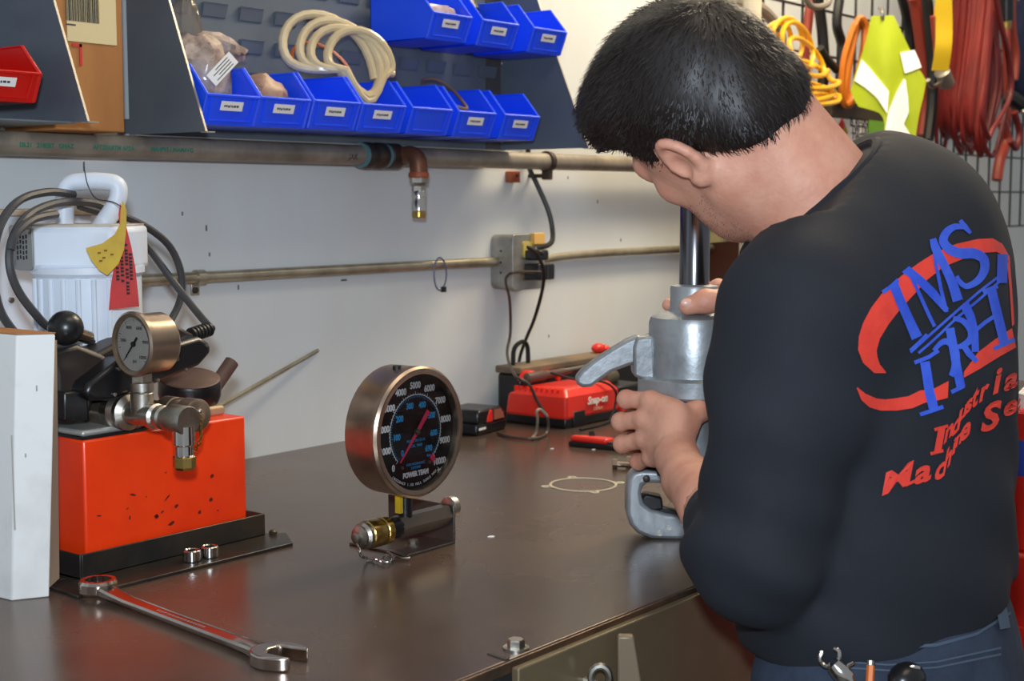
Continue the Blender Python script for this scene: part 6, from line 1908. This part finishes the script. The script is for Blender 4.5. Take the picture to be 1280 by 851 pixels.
sheet = cloth(([(1089, 20), (1084, 45), (1075, 75), (1068, 96), (1063, 115), (1072, 133), (1088, 137), (1102, 142), (1106, 156), (1104, 190)],
               [(1117, 19), (1124, 34), (1133, 52), (1142, 72), (1150, 88), (1158, 100), (1155, 118), (1150, 138), (1146, 160), (1142, 190)]), 'vest_cloth', M['hivis'], 0.0, ve, 14)
tape = M['reflect']
cloth(([(1077, 74), (1073, 87), (1068, 101)], [(1078, 74), (1094, 92), (1109, 140)]), 'silver_stripe', tape, .004, ve) if False else None
cloth(([(1077, 74), (1087, 85), (1098, 98), (1111, 114)], [(1068, 101), (1081, 109), (1096, 122), (1109, 142)]), 'silver_stripe', tape, .004, ve)
cloth(([(1130, 98), (1120, 116), (1111, 138), (1107, 160), (1105, 175)], [(1132, 100), (1135, 122), (1136, 140), (1130, 155), (1142, 175)]), 'silver_stripe', tape, .005, ve)
cloth(([(1125, 66), (1128, 79), (1131, 92)], [(1143, 62), (1148, 73), (1152, 84)]), 'silver_stripe', tape, .004, ve)
MB().tube(catmull([at(1103, 24, VD - .02), at(1103, 14, VD - .02), at(1101, 10, VD + .05), on_y(1100, 10, GYW)], 5), .005, 8).build('hanger_hook', M['zinc'], ve)

# ------------------------------------------------------------------ olive cabinet with the hazard label
oc0 = on_y(1108, 150, -.27)
oc = thing('olive_cabinet', (3.5, -.07, 0), 'olive metal cabinet with a hazard diamond label', 'cabinet')
zt_ = on_y(1050, 128, -.13).z
x0_, x1_ = 3.37, on_y(1106, 150, -.13).x
MB().boxp((x0_, -.13, .0), (x1_, -.002, zt_)).build('cabinet_body', M['cabinet'], oc, bevel=.006)
MB().boxp((x0_ - .01, -.140, zt_ - .045), (x1_ + .01, -.002, zt_ + .004)).build('cabinet_lid', M['cabinet'], oc, bevel=.006)
def lab_box(px0, py0, px1, py1, yy, name, m_, parent):
    a_, b_ = on_y(px0, py0, yy), on_y(px1, py1, yy)
    return MB().boxp((a_.x, yy - .001, b_.z), (b_.x, yy + .001, a_.z)).build(name, m_, parent)
hz = lab_box(1040, 147, 1083, 190, -.142, 'hazard_label', M['label'], oc)
dc = on_y(1052, 165, -.1435); s_ = .036
for (ux, uz), m_ in (((0, 1), M['redd']), ((-1, 0), mat('label_blue', (36, 92, 168), .5)), ((1, 0), M['tag_yellow']), ((0, -1), M['label'])):
    c_ = dc + V((ux * s_ * .52, 0, uz * s_ * .52))
    MB().prism([(0, -s_ * .48), (s_ * .48, 0), (0, s_ * .48), (-s_ * .48, 0)], .0008, frame(c_, (0, -1, 0), (1, 0, 0)), -.0008).build('diamond', m_, hz)
mb = MB()
for k, (t_, yy_) in enumerate((('IS RESIN', 154), ('TW TB', 163), ('TWTH', 172))):
    mb.text(t_, .030, frame(on_y(1074, yy_, -.1435), (0, -1, 0), (1, 0, 0)), .0004, .0004)
mb.build('label_lettering', M['blackink'], hz, smooth=0)
lab_box(1086, 150, 1104, 190, -.142, 'green_label', M['green_lab'], oc)
# brown carton-like cabinet at the end of the bench
bx0 = on_y(886, 300, -.004).x
bz = on_x(905, 262, bx0).z
br = thing('brown_cabinet', (bx0 + .25, -.13, BENCH), 'brown box cabinet standing on the far end of the bench', 'cabinet')
MB().boxp((bx0, -.26, BENCH), (3.32, -.004, bz)).build('body', M['brown'], br, bevel=.004)
MB().boxp((bx0 - .004, -.265, bz - .012), (3.325, -.002, bz + .003)).build('top_rim', M['brown'], br, bevel=.002)
lb = thing('paper_label', on_x(908, 302, bx0 - .004), 'pale paper sheet with a green stripe taped to the brown cabinet', 'paper')
def quadx(px, th, name, m_):
    f_ = [on_x(x_, y_, bx0 - .0045) for x_, y_ in px]
    MB().add(f_ + [p + V((-th, 0, 0)) for p in f_], [(0, 1, 2, 3), (7, 6, 5, 4), (0, 4, 5, 1), (1, 5, 6, 2), (2, 6, 7, 3), (3, 7, 4, 0)]).build(name, m_, lb)
quadx([(884, 266), (934, 270), (926, 300), (884, 304)], .001, 'sheet', mat('cream_paper', (206, 196, 146), .6))
quadx([(884, 285), (930, 286), (929, 289), (884, 289)], .0015, 'green_stripe', M['green_lab'])
# red cart beyond the man, with a container on it
P0 = at(1226, 700, 2.10)
cz1 = at(1270, 664, 2.20).z
rc = thing('red_tool_cart', (P0.x + .3, P0.y - .2, 0), 'red metal tool cart standing beyond the man', 'tool cart')
MB().boxp((P0.x, P0.y - .42, .12), (P0.x + .62, P0.y, cz1)).build('cart_body', M['redcart'], rc, bevel=.008)
for k in range(3):
    MB().boxp((P0.x - .006, P0.y - .40, .16 + k * .2), (P0.x, P0.y - .02, .33 + k * .2)).build('drawer', M['redcart'], rc, bevel=.003)
for dx, dy in ((.05, .05), (.57, .05), (.05, .37), (.57, .37)):
    MB().lathe([(.05, -.015), (.055, -.01), (.055, .01), (.05, .015)], frame((P0.x + dx, P0.y - dy, .055), (0, 1, 0)), 20).build('caster', M['black'], rc)
    MB().boxp((P0.x + dx - .02, P0.y - dy - .02, .055), (P0.x + dx + .02, P0.y - dy + .02, .125)).build('caster_fork', M['zinc'], rc)
q = V((P0.x + .036, P0.y - .058, 0))
jn = thing('fluid_can', (q.x + .02, q.y, cz1), 'red and blue can standing on the red tool cart', 'can')
MB().lathe([(.045, 0), (.048, .004), (.048, .20), (.044, .205)], Matrix.Translation((q.x + .02, q.y, cz1)), 28).build('can_body', M['redcart'], jn)
MB().lathe([(.0484, .11), (.0486, .112), (.0486, .16), (.0484, .162)], Matrix.Translation((q.x + .02, q.y, cz1)), 28, cap=False).build('blue_band', mat('blue_band', (30, 62, 150), .4), jn)
MB().lathe([(.030, .205), (.030, .225), (.012, .245), (.012, .265)], Matrix.Translation((q.x + .02, q.y, cz1)), 20).build('spout', M['label'], jn)
